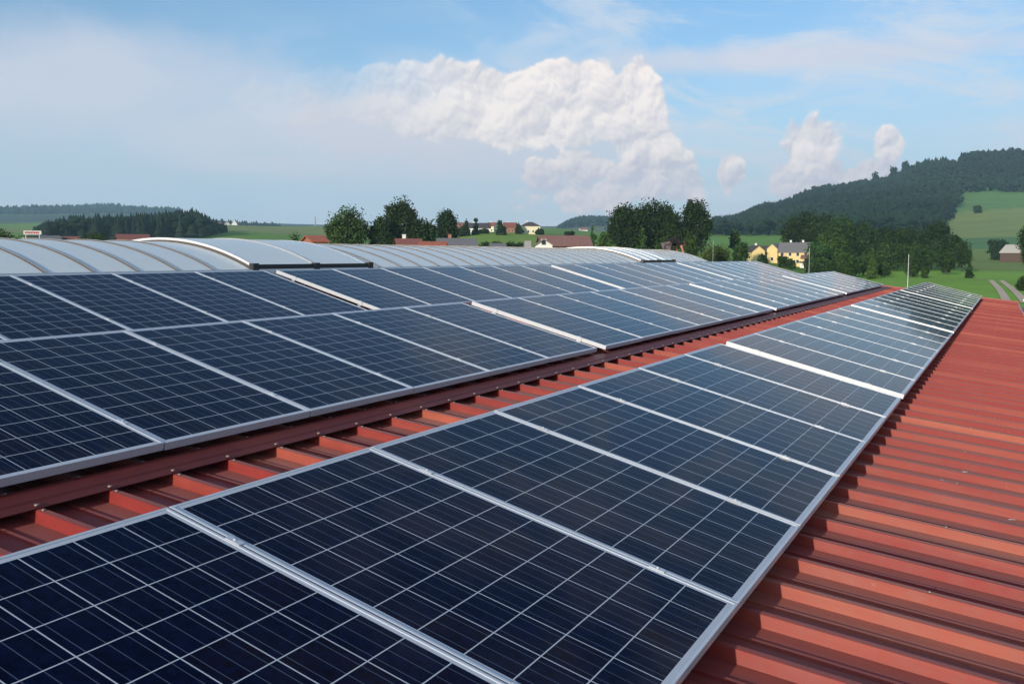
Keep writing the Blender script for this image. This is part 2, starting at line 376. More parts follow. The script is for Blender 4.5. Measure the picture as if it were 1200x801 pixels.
mb.add(vs+vb, [(0, 1, 7, 6), (1, 2, 8, 7), (4, 3, 9, 10), (5, 4, 10, 11), (2, 5, 11, 8), (3, 0, 6, 9), (0, 3, 4, 1), (1, 4, 5, 2)])
pt(mb.build('wall', M_wall, hall))
# verge trim along the far gable end, pale eaves flashing and gutter along the right edge
mb = MB(); mb.add([(RIDGE, Y_END-.02, zr+.03), (ex1+.03, Y_END-.02, roof_z(ex1)+.03), (ex1+.03, Y_END+.05, roof_z(ex1)+.03), (RIDGE, Y_END+.05, zr+.03),
                   (RIDGE, Y_END-.02, zr-.07), (ex1+.03, Y_END-.02, roof_z(ex1)-.07), (ex1+.03, Y_END+.05, roof_z(ex1)-.17), (RIDGE, Y_END+.05, zr-.17)],
                  [(0, 1, 2, 3), (0, 4, 5, 1), (1, 5, 6, 2), (2, 6, 7, 3), (3, 7, 4, 0)])
pt(mb.build('verge_trim', mat('verge_red', (0.27, 0.05, 0.04), 0.5, var=0.15), hall))
gx = lambda y, d: eave_x(y)+d
def strip(mb, d0, d1, z0, z1, t=0.012):
    ys = (Y_BACK, Y_END)
    vs = []
    for y in ys:
        zz = roof_z(eave_x(y))
        vs += [(gx(y, d0), y, zz+z0), (gx(y, d1), y, zz+z1), (gx(y, d1), y, zz+z1-t), (gx(y, d0), y, zz+z0-t)]
    mb.add(vs, [(0, 1, 5, 4), (1, 2, 6, 5), (2, 3, 7, 6), (3, 0, 4, 7), (0, 3, 2, 1), (4, 5, 6, 7)])
mb = MB(); strip(mb, -0.01, 0.05, -0.045, -0.052)
pt(mb.build('eaves_flashing', mat('weathered_flashing', (0.62, 0.55, 0.48), 0.6, 0.2, var=0.5, scale=3), hall))
mb = MB(); strip(mb, 0.055, 0.075, -0.07, -0.07, .10); strip(mb, 0.055, 0.20, -0.16, -0.16, .01); strip(mb, 0.19, 0.205, -0.06, -0.06, .12)
pt(mb.build('gutter', mat('gutter_zinc', (0.22, 0.19, 0.18), 0.6, 0.3, var=0.3), hall))
# screws on the sheet ribs
mb = MB()
for k in range(-14, 90):
    y = 3.08 + k*PITCH_R + 0.017
    for x in (-3.44, -3.05, -2.62, -0.25):
        if Y_BACK < y < 26 and (x != -0.25 or k % 3 == 0):
            z = roof_z(x); mb.tube([(x, y, z-.001), (x, y, z+.006)], .0075, 6)
o = pt(mb.build('screws', M_screw, hall)); o['kind'] = 'stuff'

# the red rail lying across the ribs between the arrays
rail = empty('steel_rail', (-3.61, 0, roof_z(-3.61)), 'dark red steel rail lying across the roof ribs below the middle row of panels', 'rail')
x0, x1 = -3.70-(-3.61), -3.465-(-3.61); zf = lambda x: -SG*x
mb = MB()
ya, yb = -2.4, 32.9
pr = [(x0, .002), (x0+.02, .003), (x0+.03, .016), (x1-.075, .016), (x1-.065, .007), (x1, .006)]
vs = [(x, y, zf(x)+h) for y in (ya, yb) for x, h in pr] + [(x, y, zf(x)+h-.004) for y in (ya, yb) for x, h in pr]
n = len(pr); fs = []
for i in range(n-1): fs += [(i, i+1, n+i+1, n+i), (2*n+i+1, 2*n+i, 3*n+i, 3*n+i+1), (i, 2*n+i, 2*n+i+1, i+1), (n+i+1, 3*n+i+1, 3*n+i, n+i)]
fs += [(0, n, 3*n, 2*n), (n-1, 3*n-1, 4*n-1, 2*n-1)]
mb.add(vs, fs); mb.build('channel', M_rail, rail)
bm_ = MB()
for k in range(-14, 84):
    y = 3.08 + k*PITCH_R + 0.017
    for x in (x1-.018,): 
        z = zf(x)+.009; bm_.tube([(x, y, z), (x, y, z+.008)], .010, 6)
    x = x0+.01; z = zf(x)+.004; bm_.tube([(x, y, z), (x, y, z+.008)], .010, 6)
o = bm_.build('bolts', M_screw, rail); o['kind'] = 'stuff'

# ------------------------------------------------------------------ solar panels
PP, GAPG, Y1 = 1.0911, 0.2257, 8.8903
PWID, PLEN, PTH = PP-0.010, 1.65, 0.041
glass = bpy.data.materials.new('solar_cells_under_glass'); glass.use_nodes = True
t = NT(glass.node_tree); b = glass.node_tree.nodes['Principled BSDF']
x, y, z = t.sep(t.coord())
MX, MY = 0.030, 0.026                       # margins of white backing
cu = t.m('DIVIDE', t.m('SUBTRACT', x, MX), (PLEN-2*MX)/10.0)     # ten cells down the slope
cv = t.m('DIVIDE', t.m('SUBTRACT', y, MY), (PWID-2*MY)/6.0)      # six along the row
fu = t.m('FRACT', cu); fv = t.m('FRACT', cv)
du = t.m('SUBTRACT', 0.5, t.m('ABSOLUTE', t.m('SUBTRACT', fu, 0.5))); dv = t.m('SUBTRACT', 0.5, t.m('ABSOLUTE', t.m('SUBTRACT', fv, 0.5)))
line = t.m('MAXIMUM', t.m('LESS_THAN', du, 0.0125), t.m('LESS_THAN', dv, 0.0125))
outside = t.m('MAXIMUM', t.m('MAXIMUM', t.m('LESS_THAN', cu, 0.0), t.m('GREATER_THAN', cu, 10.0)), t.m('MAXIMUM', t.m('LESS_THAN', cv, 0.0), t.m('GREATER_THAN', cv, 6.0)))
line = t.m('MAXIMUM', line, outside)
bus = None
for q in (1/6., .5, 5/6.):
    e = t.m('LESS_THAN', t.m('ABSOLUTE', t.m('SUBTRACT', fv, q)), 0.0075); bus = e if bus is None else t.m('MAXIMUM', bus, e)
oi = t.n.new('ShaderNodeObjectInfo')
wn = t.n.new('ShaderNodeTexWhiteNoise'); wn.noise_dimensions = '3D'
t.l.new(t.xyz(t.m('FLOOR', cu), t.m('FLOOR', cv), t.m('MULTIPLY', oi.outputs['Random'], 97.0)), wn.inputs[0])
rr = wn.outputs[0]
vor = t.n.new('ShaderNodeTexVoronoi'); vor.inputs['Scale'].default_value = 55; t.l.new(t.coord(), vor.inputs['Vector'])
grain = t.sep(vor.outputs['Color'])[0]
cell = t.mix(rr, (0.0012, 0.0022, 0.0110, 1), (0.0022, 0.0036, 0.0170, 1))
cell = t.mix(t.m('GREATER_THAN', rr, 0.76), cell, (0.0050, 0.0030, 0.009, 1))
cell = t.mix(t.m('MULTIPLY', grain, 0.60), cell, (0.004, 0.008, 0.038, 1))
cc = t.mix(t.m('MULTIPLY', bus, 0.55), cell, (0.13, 0.17, 0.23, 1))
cc = t.mix(line, cc, (0.50, 0.54, 0.60, 1))
dvec = t.n.new('ShaderNodeVectorMath'); dvec.operation = 'ADD'; t.l.new(t.coord(), dvec.inputs[0]); t.l.new(t.xyz(t.m('MULTIPLY', oi.outputs['Random'], 50.0), 0.0), dvec.inputs[1])
dust = t.noise(dvec.outputs[0], 2.2, 6, 0.65)
edge_d = t.m('MULTIPLY', t.step(x, PLEN-0.16, PLEN-0.01), t.step(t.noise(dvec.outputs[0], 9, 4, 0.7), 0.35, 0.75))
cc = t.mix(t.m('MULTIPLY', edge_d, 0.10), cc, (0.22, 0.20, 0.18, 1))
cc = t.mix(t.m('MULTIPLY', t.step(dust, 0.45, 0.85), 0.015), cc, (0.30, 0.28, 0.26, 1))
t.l.new(cc, b.inputs['Base Color'])
t.l.new(t.m('ADD', 0.04, t.m('MULTIPLY', dust, 0.05)), b.inputs['Roughness']); b.inputs['IOR'].default_value = 1.45
b.inputs['Specular IOR Level'].default_value = 0.055; b.inputs['Specular Tint'].default_value = (.45, .58, 1.0, 1)

def panel_parts(group):
    """local frame: x down the slope, y along the row, z up from the panel's upper face"""
    root = empty('solar_panel', (0, 0, 0), 'x', 'solar panel', group)
    f = MB(); w_ = 0.012
    f.box(0, PLEN, 0, w_, -PTH, 0); f.box(0, PLEN, PWID-w_, PWID, -PTH, 0)
    f.box(0, w_, w_, PWID-w_, -PTH, 0); f.box(PLEN-w_, PLEN, w_, PWID-w_, -PTH, 0)
    f.box(w_, w_+.022, w_, PWID-w_, -PTH-.0005, -PTH+.0015); f.box(PLEN-w_-.022, PLEN-w_, w_, PWID-w_, -PTH-.0005, -PTH+.0015)
    me_ = f.mesh('frame'); bm = bmesh.new(); bm.from_mesh(me_)
    bmesh.ops.bevel(bm, geom=[e for e in bm.edges if abs(e.verts[0].co.z) < 1e-5 and abs(e.verts[1].co.z) < 1e-5], offset=0.0015, segments=1, affect='EDGES')
    bm.to_mesh(me_); bm.free()
    link('frame', me_, M_alu, root)
    g_ = MB(); g_.add([(w_, w_, -.003), (PLEN-w_, w_, -.003), (PLEN-w_, PWID-w_, -.003), (w_, PWID-w_, -.003),
                       (w_, w_, -.009), (PLEN-w_, w_, -.009), (PLEN-w_, PWID-w_, -.009), (w_, PWID-w_, -.009)],
                      [(0, 1, 2, 3), (7, 6, 5, 4)])
    g_.build('cell_sheet', glass, root)
    for cx in (0.30, 1.34):
        c_ = MB(); c_.box(cx-.03, cx+.03, -.0085, -.0015, -.04, .001); c_.box(cx-.03, cx+.03, -.018, .008, .0012, .0042)
        c_.tube([(cx, -.005, .004), (cx, -.005, .009)], .006, 6)
        c_.build('clamp', M_alu, root)
    return root
ROWS = {'lower': (-2.4054, -0.8151, 0.2482), 'middle': (-5.2494, -0.4958, 0.2570), 'upper': (-8.0661, -0.1705, 0.2740), 'far': (0.80, -1.42, 0.2482)}
proto = None; used = False
ORD = ['first', 'second', 'third', 'fourth', 'fifth', 'sixth', 'seventh', 'eighth', 'ninth']
GRP = {'lower': 'solar panels of the lower row beside the bare red roof', 'middle': 'solar panels of the middle row above the red rail',
       'upper': 'solar panels of the upper row below the arched rooflight', 'far': 'solar panels on the neighbouring roof beyond the gutter'}
ROWN = {'lower': 'row beside the bare red roof', 'middle': 'row above the red rail', 'upper': 'row under the arched rooflight', 'far': 'row beyond the gutter'}
BLK = {0: 'nearest block', 1: 'second block', 2: 'third block', 3: 'last block'}
def place(row, blk, i, y):
    global proto, used
    x, z, s = ROWS[row]
    if proto is None: proto = panel_parts(GRP[row]); r = proto
    else:
        r = proto.copy(); C.objects.link(r)
        for ch in proto.children:
            c = ch.copy(); C.objects.link(c); c.parent = r
    r.location = (x, y, z); 
    jit = (rnd.uniform(-.0015, .0015), rnd.uniform(-.0015, .0015))
    r.rotation_euler = (jit[0], s+jit[1], 0)
    r['group'] = GRP[row]
    r['label'] = label_panel(row, blk, i)
    return r
def label_panel(row, blk, i):
    if blk == 0:
        n = i   # count back from the gap: 1 = touching the gap
        return f"{ORD[n-1]} solar panel before the first gap in the {ROWN[row]}"
    return f"{ORD[i]} solar panel of the {BLK[blk]} in the {ROWN[row]}"
racks = []
def rack(row, blk, ya, yb):
    x, z, s = ROWS[row]
    r = empty('panel_rack', (x, ya, z), f"aluminium rack carrying the {BLK[blk]} in the {ROWN[row]}", 'rack', 'racks under the solar panels')
    L = yb-ya
    for xs in (0.30, 1.34):
        m = MB(); M = Matrix.Rotation(s, 4, 'Y')
        m.box(xs-.02, xs+.02, -.02, L+.02, -PTH-.044, -PTH-.003, M); m.build('rail', M_aluw, r)
    n = max(2, int(L/1.9)+1)
    for i in range(n):
        yy = 0.06 + (L-.12)*i/(n-1)
        yk = 3.08 + round((ya+yy-3.08)/PITCH_R)*PITCH_R + .017 - ya
        for xs in (0.30, 1.34):
            m = MB(); top = M @ Vector((xs, 0, -PTH-.045)); rz = roof_z(x+top.x) - z
            m.box(top.x-.02, top.x+.02, yk-.015, yk+.015, rz+.006, top.z+.003)
            m.box(top.x-.05, top.x+.05, yk-.016, yk+.016, rz+.001, rz+.007)
            m.build('leg', M_aluw, r)
    return r
BS = {1: Y1, 2: Y1+7*PP+GAPG, 3: Y1+2*(7*PP+GAPG)}
for row in ('lower', 'middle', 'upper'):
    y_end0 = Y1-GAPG
    n0 = {'lower': 8, 'middle': 7, 'upper': 5}[row]
    for i in range(n0, 0, -1): place(row, 0, i, y_end0 - i*PP)
    rack(row, 0, y_end0-n0*PP, y_end0-.02)
    for bk in (1, 2, 3):
        n = 7 + (1 if (bk == 3 and row == 'upper') else 0)
        for i in range(n): place(row, bk, i, BS[bk]+i*PP)
        rack(row, bk, BS[bk], BS[bk]+n*PP-.02)

# neighbouring roof beyond the gutter, with its own array
annex = empty('annex_building', (0.6, 0, -8), 'lower neighbouring roof beyond the gutter carrying another solar array', 'building')
mb = MB(); ys = (14.0, Y_END-0.3)
mb.add([(eave_x(y)+d-0.6, y, z) for y in ys for d, z in ((.24, 6.33), (9, 5.4), (9, 0), (.24, 0))], [(0, 1, 5, 4), (1, 2, 6, 5), (0, 4, 7, 3), (0, 3, 2, 1), (4, 5, 6, 7)])
mb.build('roof', M_wall, annex)
for i in range(16):
    y = Y_END-1.4-i*PP-(GAPG if i >= 8 else 0)
    r = place('far', 1, 0, y); r.location = (eave_x(y+.5)+.13, y, -1.285); r.rotation_euler.z = R(-0.93)*-1*-1
    nth = ORD[i] if i < 9 else ['tenth', 'eleventh', 'twelfth', 'thirteenth', 'fourteenth', 'fifteenth', 'sixteenth'][i-9]
    r['label'] = f"{nth} panel from the field end in the solar array beyond the gutter"
rk = empty('panel_rack', (eave_x(22)+.5, 14.5, -1.6), 'aluminium rack under the solar array beyond the gutter', 'rack', 'racks under the solar panels')
m = MB(); m.box(-.02, .02, 0, 18, -.12, .15); m.build('rail', M_aluw, rk)

# ------------------------------------------------------------------ arched rooflight on the ridge
XC, HB, RISE, ZF = -9.95, 1.65, 0.355, -0.165
RB = (HB*HB+RISE*RISE)/(2*RISE); AH = math.asin(HB/RB)
def arc(off, a): return (XC + (RB+off)*math.sin(a), ZF - (RB-RISE) + (RB+off)*math.cos(a))
def band(mb, y0, y1, o0, o1, n=28, a0=-1.0, a1=1.0, smooth=True):
    """curved slab between radii o0 (inner) and o1 (outer), from y0 to y1"""
    A_ = [AH*(a0+(a1-a0)*i/n) for i in range(n+1)]; vs = []
    for a in A_:
        xo, zo = arc(o1, a); xi, zi = arc(o0, a)
        vs += [(xo, y0, zo), (xo, y1, zo), (xi, y1, zi), (xi, y0, zi)]
    fs = []
    for i in range(n):
        b_ = 4*i; fs += [(b_, b_+1, b_+5, b_+4), (b_+1, b_+2, b_+6, b_+5), (b_+2, b_+3, b_+7, b_+6), (b_+3, b_, b_+4, b_+7)]
    fs += [(0, 3, 2, 1), (4*n, 4*n+1, 4*n+2, 4*n+3)]
    mb.add(vs, fs, False)
M_poly = bpy.data.materials.new('opal_polycarbonate'); M_poly.use_nodes = True
t = NT(M_poly.node_tree); b = M_poly.node_tree.nodes['Principled BSDF']
co = t.coord(); x, y, z = t.sep(co)
n = t.noise(t.xyz(t.m('MULTIPLY', x, 0.8), t.m('MULTIPLY', y, 3), 0), 1.3, 6, 0.65); dirt = t.noise(co, 7, 6, 0.7)
c = t.mix(n, (0.72, 0.77, 0.76, 1), (0.79, 0.82, 0.77, 1)); c = t.mix(t.m('MULTIPLY', t.step(dirt, 0.45, 0.8), 0.25), c, (0.60, 0.64, 0.61, 1))
t.l.new(c, b.inputs['Base Color']); b.inputs['Roughness'].default_value = 0.30; b.inputs['Specular IOR Level'].default_value = 0.45
M_rib = mat('anodised_glazing_bar', (0.50, 0.51, 0.53), 0.4, 0.5, var=0.1)
M_gasket = mat('grey_brown_gasket', (0.10, 0.085, 0.075), 0.7)
YB0, YB1 = 2.0, 28.4
vault = empty('arched_rooflight', (XC, 0, -0.3), 'long low arched rooflight of opal sheet with curved bars running behind the solar panels', 'rooflight')
def v_(o): o.location = (-XC, 0, 0.3); return o
segs = [(YB0, 8.69), (11.07, 22.45), (24.95, YB1)]
for (a_, b_) in segs:
    m = MB(); band(m, a_, b_, -0.016, 0.0); v_(m.build('glazing', M_poly, vault))
m = MB()
for sx in (-1, 1):
    xe = XC + sx*HB
    m.box(min(xe, xe+sx*.05), max(xe, xe+sx*.05), YB0, YB1, -0.62, ZF+.004)
m.box(XC-HB, XC+HB, YB0, YB0+.05, -.5, ZF-.02); m.box(XC-HB, XC+HB, YB1-.05, YB1, -.5, ZF-.02)
v_(m.build('curb', M_aluw, vault))
for (ya_, s_) in ((YB0, -1), (YB1, 1)):           # the closed ends
    m = MB(); A_ = [AH*(-1+2*i/24) for i in range(25)]
    vs = [(arc(-.016, a)[0], ya_-s_*.01, arc(-.016, a)[1]) for a in A_] + [(arc(0, a)[0], ya_-s_*.01, ZF-.02) for a in A_]
    m.add(vs, [(i, i+1, 26+i, 25+i) for i in range(24)]); v_(m.build('end_panel', M_poly, vault))
yr = 2.09
while yr < YB1:
    if not (8.5 < yr < 11.2 or 22.3 < yr < 25.0):
        m = MB(); band(m, yr-.013, yr+.016, 0.0005, 0.014)
        rib_o = v_(m.build('glazing_bar', M_rib, vault))
        m = MB(); band(m, yr-.028, yr-.0135, 0.0005, 0.010); v_(m.build('gasket', M_gasket, vault)).parent = rib_o
        bpy.data.objects[rib_o.name]; 
        for ch in rib_o.children: ch.location = (0, 0, 0)
    yr += 0.546
def hatch(y0, y1, nb, label):
    h = empty('vent_hatch', (XC, y0, ZF), label, 'roof hatch', 'vent hatches in the arched rooflight')
    def q(o): o.location = (-XC, -y0, -ZF); return o
    m = MB(); band(m, y0+.05, y1-.05, 0.040, 0.052); q(m.build('glazing', M_poly, h))
    for ya_, yb_ in ((y0, y0+.05), (y1-.05, y1)):
        m = MB(); band(m, ya_, yb_, 0.026, 0.054); q(m.build('end_frame', M_aluw, h))
    m = MB(); band(m, y0+.006, y1-.006, -.02, .026); q(m.build('seal', M_gasket, h))
    for i in range(1, nb):
        yy = y0+(y1-y0)*i/nb; m = MB(); band(m, yy-.014, yy+.014, .0525, .066); q(m.build('glazing_bar', M_rib, h))
    m = MB()
    xo, zo = arc(.03, AH); m.box(xo-.03, xo+.035, y0-.04, y1+.08, zo-.045, zo+.035)
    for yy in (y0, (y0+y1)/2, y1+.03): m.box(xo-.02, xo+.05, yy-.05, yy+.05, zo-.05, zo+.05)
    q(m.build('edge_beam', M_dark, h))
    return h
hatch(8.72, 11.04, 2, 'large raised vent hatch with long dark edge beam, nearer one on the rooflight')
hatch(22.48, 24.92, 4, 'raised vent hatch with dark edge beam near the far end of the rooflight')

# ------------------------------------------------------------------ person bending over beyond the rooflight
def skin(name, verts, edges, rads, m_, parent=None, loc=(0, 0, 0), rz=0, sub=2):
    me_ = bpy.data.meshes.new(name); me_.from_pydata(verts, edges, [])
    o = bpy.data.objects.new(name, me_); C.objects.link(o)
    md = o.modifiers.new('s', 'SKIN'); md.use_smooth_shade = True; sv_ = me_.skin_vertices[0].data
    for i, r in enumerate(rads): sv_[i].radius = (r, r) if not isinstance(r, tuple) else r; sv_[i].use_root = (i == 0)
    ss = o.modifiers.new('ss', 'SUBSURF'); ss.levels = sub; ss.render_levels = sub
    me_.materials.append(m_); o.location = loc; o.rotation_euler = (0, 0, rz)
    if parent is not None: o.parent = parent
    return o
M_skin = mat('skin', (0.50, 0.24, 0.17), 0.55); M_shirt = mat('black_shirt', (0.012, 0.012, 0.014), 0.9, var=.2)
M_trou = mat('grey_trousers', (0.14, 0.12, 0.14), 0.9, var=.2, scale=8); M_hair = mat('short_brown_hair', (0.12, 0.045, 0.025), 0.8)
pp = at(783, 290, 34.3); pp.z = -0.40
pr_ = empty('person', pp, 'person in black shirt and grey trousers bending forward beyond the rooflight', 'person', rz=math.atan2(0.47, 0.88)+R(22))
pr_.scale = (.88, .88, .9)
# x = facing direction, z up; body is one continuous skinned figure
bv = [(-.06,0,.93), (.06,0,.98), (.20,0,1.03), (.34,0,1.06), (.44,0,1.05), (.52,0,1.00), (.60,0,.95),
      (.42,.20,1.02), (.50,.23,.76), (.58,.20,.54), (.42,-.20,1.02), (.52,-.23,.76), (.62,-.20,.54),
      (-.08,.10,.88), (.04,.12,.50), (-.06,.12,.09), (.09,.13,.04), (-.08,-.10,.88), (.06,-.12,.50), (-.02,-.12,.09), (.13,-.13,.04),
      (.60,.20,.46), (.64,-.20,.46)]
be = [(0,1),(1,2),(2,3),(3,4),(4,5),(5,6),(4,7),(7,8),(8,9),(9,21),(4,10),(10,11),(11,12),(12,22),(0,13),(13,14),(14,15),(15,16),(0,17),(17,18),(18,19),(19,20)]
br = [.13,.135,.14,.15,.12,.06,.055,.065,.048,.036,.065,.048,.036,.095,.065,.048,.035,.095,.065,.048,.035,.034,.034]
body = skin('body', bv, be, br, M_skin, pr_)
tv_ = [(-.10,0,.945),(.06,0,.985),(.20,0,1.03),(.34,0,1.06),(.44,0,1.045),(.42,.20,1.02),(.46,.22,.86),(.42,-.20,1.02),(.47,-.22,.86)]
skin('shirt', tv_, [(0,1),(1,2),(2,3),(3,4),(4,5),(5,6),(4,7),(7,8)], [.175,.17,.165,.175,.135,.085,.07,.085,.07], M_shirt, pr_)
kv = [(-.07,0,.93),(-.08,.10,.87),(.04,.12,.50),(-.055,.12,.11),(-.08,-.10,.87),(.06,-.12,.50),(-.015,-.12,.11)]
skin('trousers', kv, [(0,1),(1,2),(2,3),(0,4),(4,5),(5,6)], [.15,.118,.085,.07,.118,.085,.07], M_trou, pr_)
hd = bmesh.new(); bmesh.ops.create_uvsphere(hd, u_segments=20, v_segments=14, radius=.105)
for v in hd.verts:
    v.co.z *= 1.18; v.co.y *= .82
    if v.co.x > .08 and abs(v.co.z+.005) < .03: v.co.x += .022*(1-abs(v.co.y)/.09)     # nose
    if v.co.z < -.06: v.co.x += .015
Mh = Matrix.Translation((.69, 0, .90)) @ Matrix.Rotation(R(62), 4, 'Y'); bmesh.ops.transform(hd, matrix=Mh, verts=hd.verts)
hm = bpy.data.meshes.new('head'); hd.to_mesh(hm); hd.free(); hm.polygons.foreach_set('use_smooth', [True]*len(hm.polygons)); link('head', hm, M_skin, pr_)
hh = bmesh.new(); bmesh.ops.create_uvsphere(hh, u_segments=16, v_segments=12, radius=.112)
bmesh.ops.delete(hh, geom=[v for v in hh.verts if v.co.z < .0 and v.co.x > -.03 or v.co.z < -.05 or v.co.x > .02], context='VERTS')
for v in hh.verts: v.co.z *= 1.18; v.co.y *= .84
bmesh.ops.transform(hh, matrix=Mh, verts=hh.verts); hm = bpy.data.meshes.new('hair'); hh.to_mesh(hm); hh.free(); link('hair', hm, M_hair, pr_)
for sy in (-1, 1):      # hands: palm with five bent fingers
    hx = .60 if sy > 0 else .64; base = Vector((hx, .20*sy, .46))
    vs = [tuple(base), tuple(base+Vector((.01, 0, -.07)))]; es = [(0, 1)]; rs = [.026, .034]
    for k in range(4):
        o_ = len(vs); f0 = base+Vector((.012+(k-1.5)*.019, 0, -.09)); L_ = (.065, .078, .072, .055)[k]
        vs += [tuple(f0), tuple(f0+Vector((0, -.008*sy, -L_*.5))), tuple(f0+Vector((0, -.028*sy, -L_)))]; es += [(1, o_), (o_, o_+1), (o_+1, o_+2)]; rs += [.009, .0085, .007]
    o_ = len(vs); vs += [tuple(base+Vector((.045, 0, -.05))), tuple(base+Vector((.065, -.01*sy, -.085)))]; es += [(0, o_), (o_, o_+1)]; rs += [.011, .009]
    skin('hand', vs, es, rs, M_skin, pr_, sub=1)
sh = MB()
for sy, ox in ((1, -.06), (-1, -.02)):
    sh.tube([(ox-.06, .125*sy, .045), (ox+.04, .125*sy, .05), (ox+.16, .125*sy, .035), (ox+.22, .125*sy, .03)], [.05, .052, .045, .03], 10)
    sh.build('shoe', M_hair, pr_); sh = MB()

# ------------------------------------------------------------------ trees
M_leaf = mat('leaves', (0.030, 0.056, 0.016), 0.75, tint=True, spec=0.2)
M_needle = mat('dark_needles', (0.013, 0.028, 0.014), 0.8, tint=True, spec=0.15)
M_bark = mat('bark', (0.07, 0.05, 0.035), 0.9, var=0.4, scale=2)
rng = np.random.default_rng(3)
def crown(lobes, n, size, seed, shade=0.5):
    """leaf-sized faces in clumps scattered through a union of ellipsoids (cx,cy,cz,rx,ry,rz)"""
    g = np.random.default_rng(seed); L = np.array(lobes, float); vol = L[:, 3]*L[:, 4]*L[:, 5]; vol = vol/vol.sum()
    nc = max(24, n//55)
    li = g.choice(len(L), nc, p=vol); d = g.normal(size=(nc, 3)); d /= np.linalg.norm(d, axis=1)[:, None]
    rad = g.uniform(0.35, 1.0, nc)**0.5
    cen = L[li, :3] + d*rad[:, None]*L[li, 3:]*0.92
    cr = (L[li, 3:].mean(1))*g.uniform(0.16, 0.34, nc)+size*1.5
    ct = g.uniform(1-shade, 1+shade, nc)
    ci = g.integers(0, nc, n)
    off = g.normal(size=(n, 3)); off /= np.linalg.norm(off, axis=1)[:, None]
    P = cen[ci] + off*(cr[ci]*g.uniform(0.3, 1.15, n))[:, None]
    nf = int(n*.32); lf = g.choice(len(L), nf, p=vol); q = g.normal(size=(nf, 3)); q /= np.linalg.norm(q, axis=1)[:, None]
    P[:nf] = L[lf, :3] + q*(g.uniform(0.2, 0.93, nf)**.6)[:, None]*L[lf, 3:]
    a = g.normal(size=(n, 3)); a /= np.linalg.norm(a, axis=1)[:, None]
    b_ = np.cross(a, g.normal(size=(n, 3))); b_ /= np.linalg.norm(b_, axis=1)[:, None]
    s = size*g.uniform(0.5, 1.2, n)[:, None]
    V_ = np.stack([P-a*s-b_*s*.55, P+a*s*.3-b_*s*.6, P+a*s+b_*s*.5, P-a*s*.4+b_*s*.6], 1).reshape(-1, 3)
    F_ = np.arange(4*n).reshape(n, 4)
    tt = ct[ci]*g.uniform(0.8, 1.2, n); hue = g.uniform(0.85, 1.15, n)
    c_ = np.stack([tt*hue, tt, tt*0.95, np.ones(n)], 1).repeat(4, 0)
    return V_, F_, c_
def tree(x, ytop, dist, wpx, label, n=6000, name='broadleaf_tree', group='trees around the hall and village', seed=None, shape='round', tint=(1, 1, 1), drop=0.25, cat='tree', m_=None, zb=None, lobes=None, pxs=1.15):
    seed = seed or int(x*7+ytop); g = random.Random(seed)
    p = ground(x, dist); 
    ztop = (300-ytop)/1096.0*dist*ca(x); H = ztop - p.z; k = dist/1096.0*ca(x)**2
    Wd = wpx*k/2*(1.22 if shape == 'round' else 1.1)
    if ztop-p.z < 1.0: H = 1.0
    root = empty(name, p, label, cat, group)
    base = H*drop
    if lobes is None:
        lobes = []
        if shape == 'round':
            hz = (H-base)/2
            lobes.append((0, 0, base+hz, Wd*.80, Wd*.80, hz*.92))
            for i in range(9):
                a = g.uniform(0, 6.28); zz = g.uniform(-.75, .95); rr_ = math.sqrt(max(0, 1-zz*zz*.9))
                lobes.append((math.cos(a)*Wd*.62*rr_, math.sin(a)*Wd*.62*rr_, base+hz+zz*hz*.72, Wd*g.uniform(.22, .4), Wd*.34, hz*g.uniform(.18, .34)))
        elif shape == 'cone':
            for i in range(9):
                f = i/8; lobes.append((g.uniform(-.1, .1)*Wd, g.uniform(-.1, .1)*Wd, base+(H-base)*(f*.9+.05), Wd*(1-f*.9)*.9+.1, Wd*(1-f*.9)*.9+.1, (H-base)*.09))
        elif shape == 'bush':
            lobes.append((0, 0, H*.42, Wd*.8, Wd*.8, H*.5))
            for i in range(6): lobes.append((g.uniform(-.7, .7)*Wd, g.uniform(-.7, .7)*Wd, H*g.uniform(.3, .75), Wd*.35, Wd*.35, H*.25))
    n = int(n*1.25); V_, F_, c_ = crown(lobes, n, k*pxs*1.15, seed); c_[:, :3] *= np.array(tint)
    link('crown', arr_mesh('crown', V_, F_, c_), m_ or M_leaf, root)
    t_ = MB(); r0 = max(.12, H*.022)
    t_.tube([(0, 0, -.6), (0, 0, base*.5), (g.uniform(-.3, .3), 0, base+.2), (g.uniform(-.5, .5), .2, H*.6), (0, 0, H*.85)], [r0*1.3, r0, r0*.85, r0*.5, r0*.15], 8)
    for i in range(6):
        a = g.uniform(0, 6.28); z0 = base+(H-base)*g.uniform(.0, .45); L_ = Wd*g.uniform(.5, .8)
        t_.tube([(0, 0, z0), (math.cos(a)*L_*.5, math.sin(a)*L_*.5, z0+L_*.35), (math.cos(a)*L_, math.sin(a)*L_, z0+L_*.8)], [r0*.4, r0*.28, r0*.08], 6)
    t_.build('trunk', M_bark, root)
    return root
G1 = 'trees beyond the rooflight'
tree(409, 239, 260, 50, 'wide feathery light green willow beyond the rooflight, left of the dark clump', 9000, 'willow_tree', G1, tint=(1.55, 1.55, 1.35), drop=.05)
tree(470, 232, 270, 42, 'tallest dark tree of the clump between the willow and the single dark tree', 8000, group=G1, tint=(.85, .85, .85), drop=.1)
tree(447, 252, 262, 30, 'lower dark tree filling the gap between the willow and the tallest tree', 5000, group=G1, tint=(.9, .95, .9), drop=.05)
tree(497, 254, 265, 34, 'rounded dark tree at the right end of the clump beside the red roof', 6000, group=G1, tint=(.75, .8, .8), drop=.05)
tree(524, 245, 330, 25, 'single narrow dark tree just left of the village', 5000, group=G1, tint=(.65, .7, .7), drop=.12)
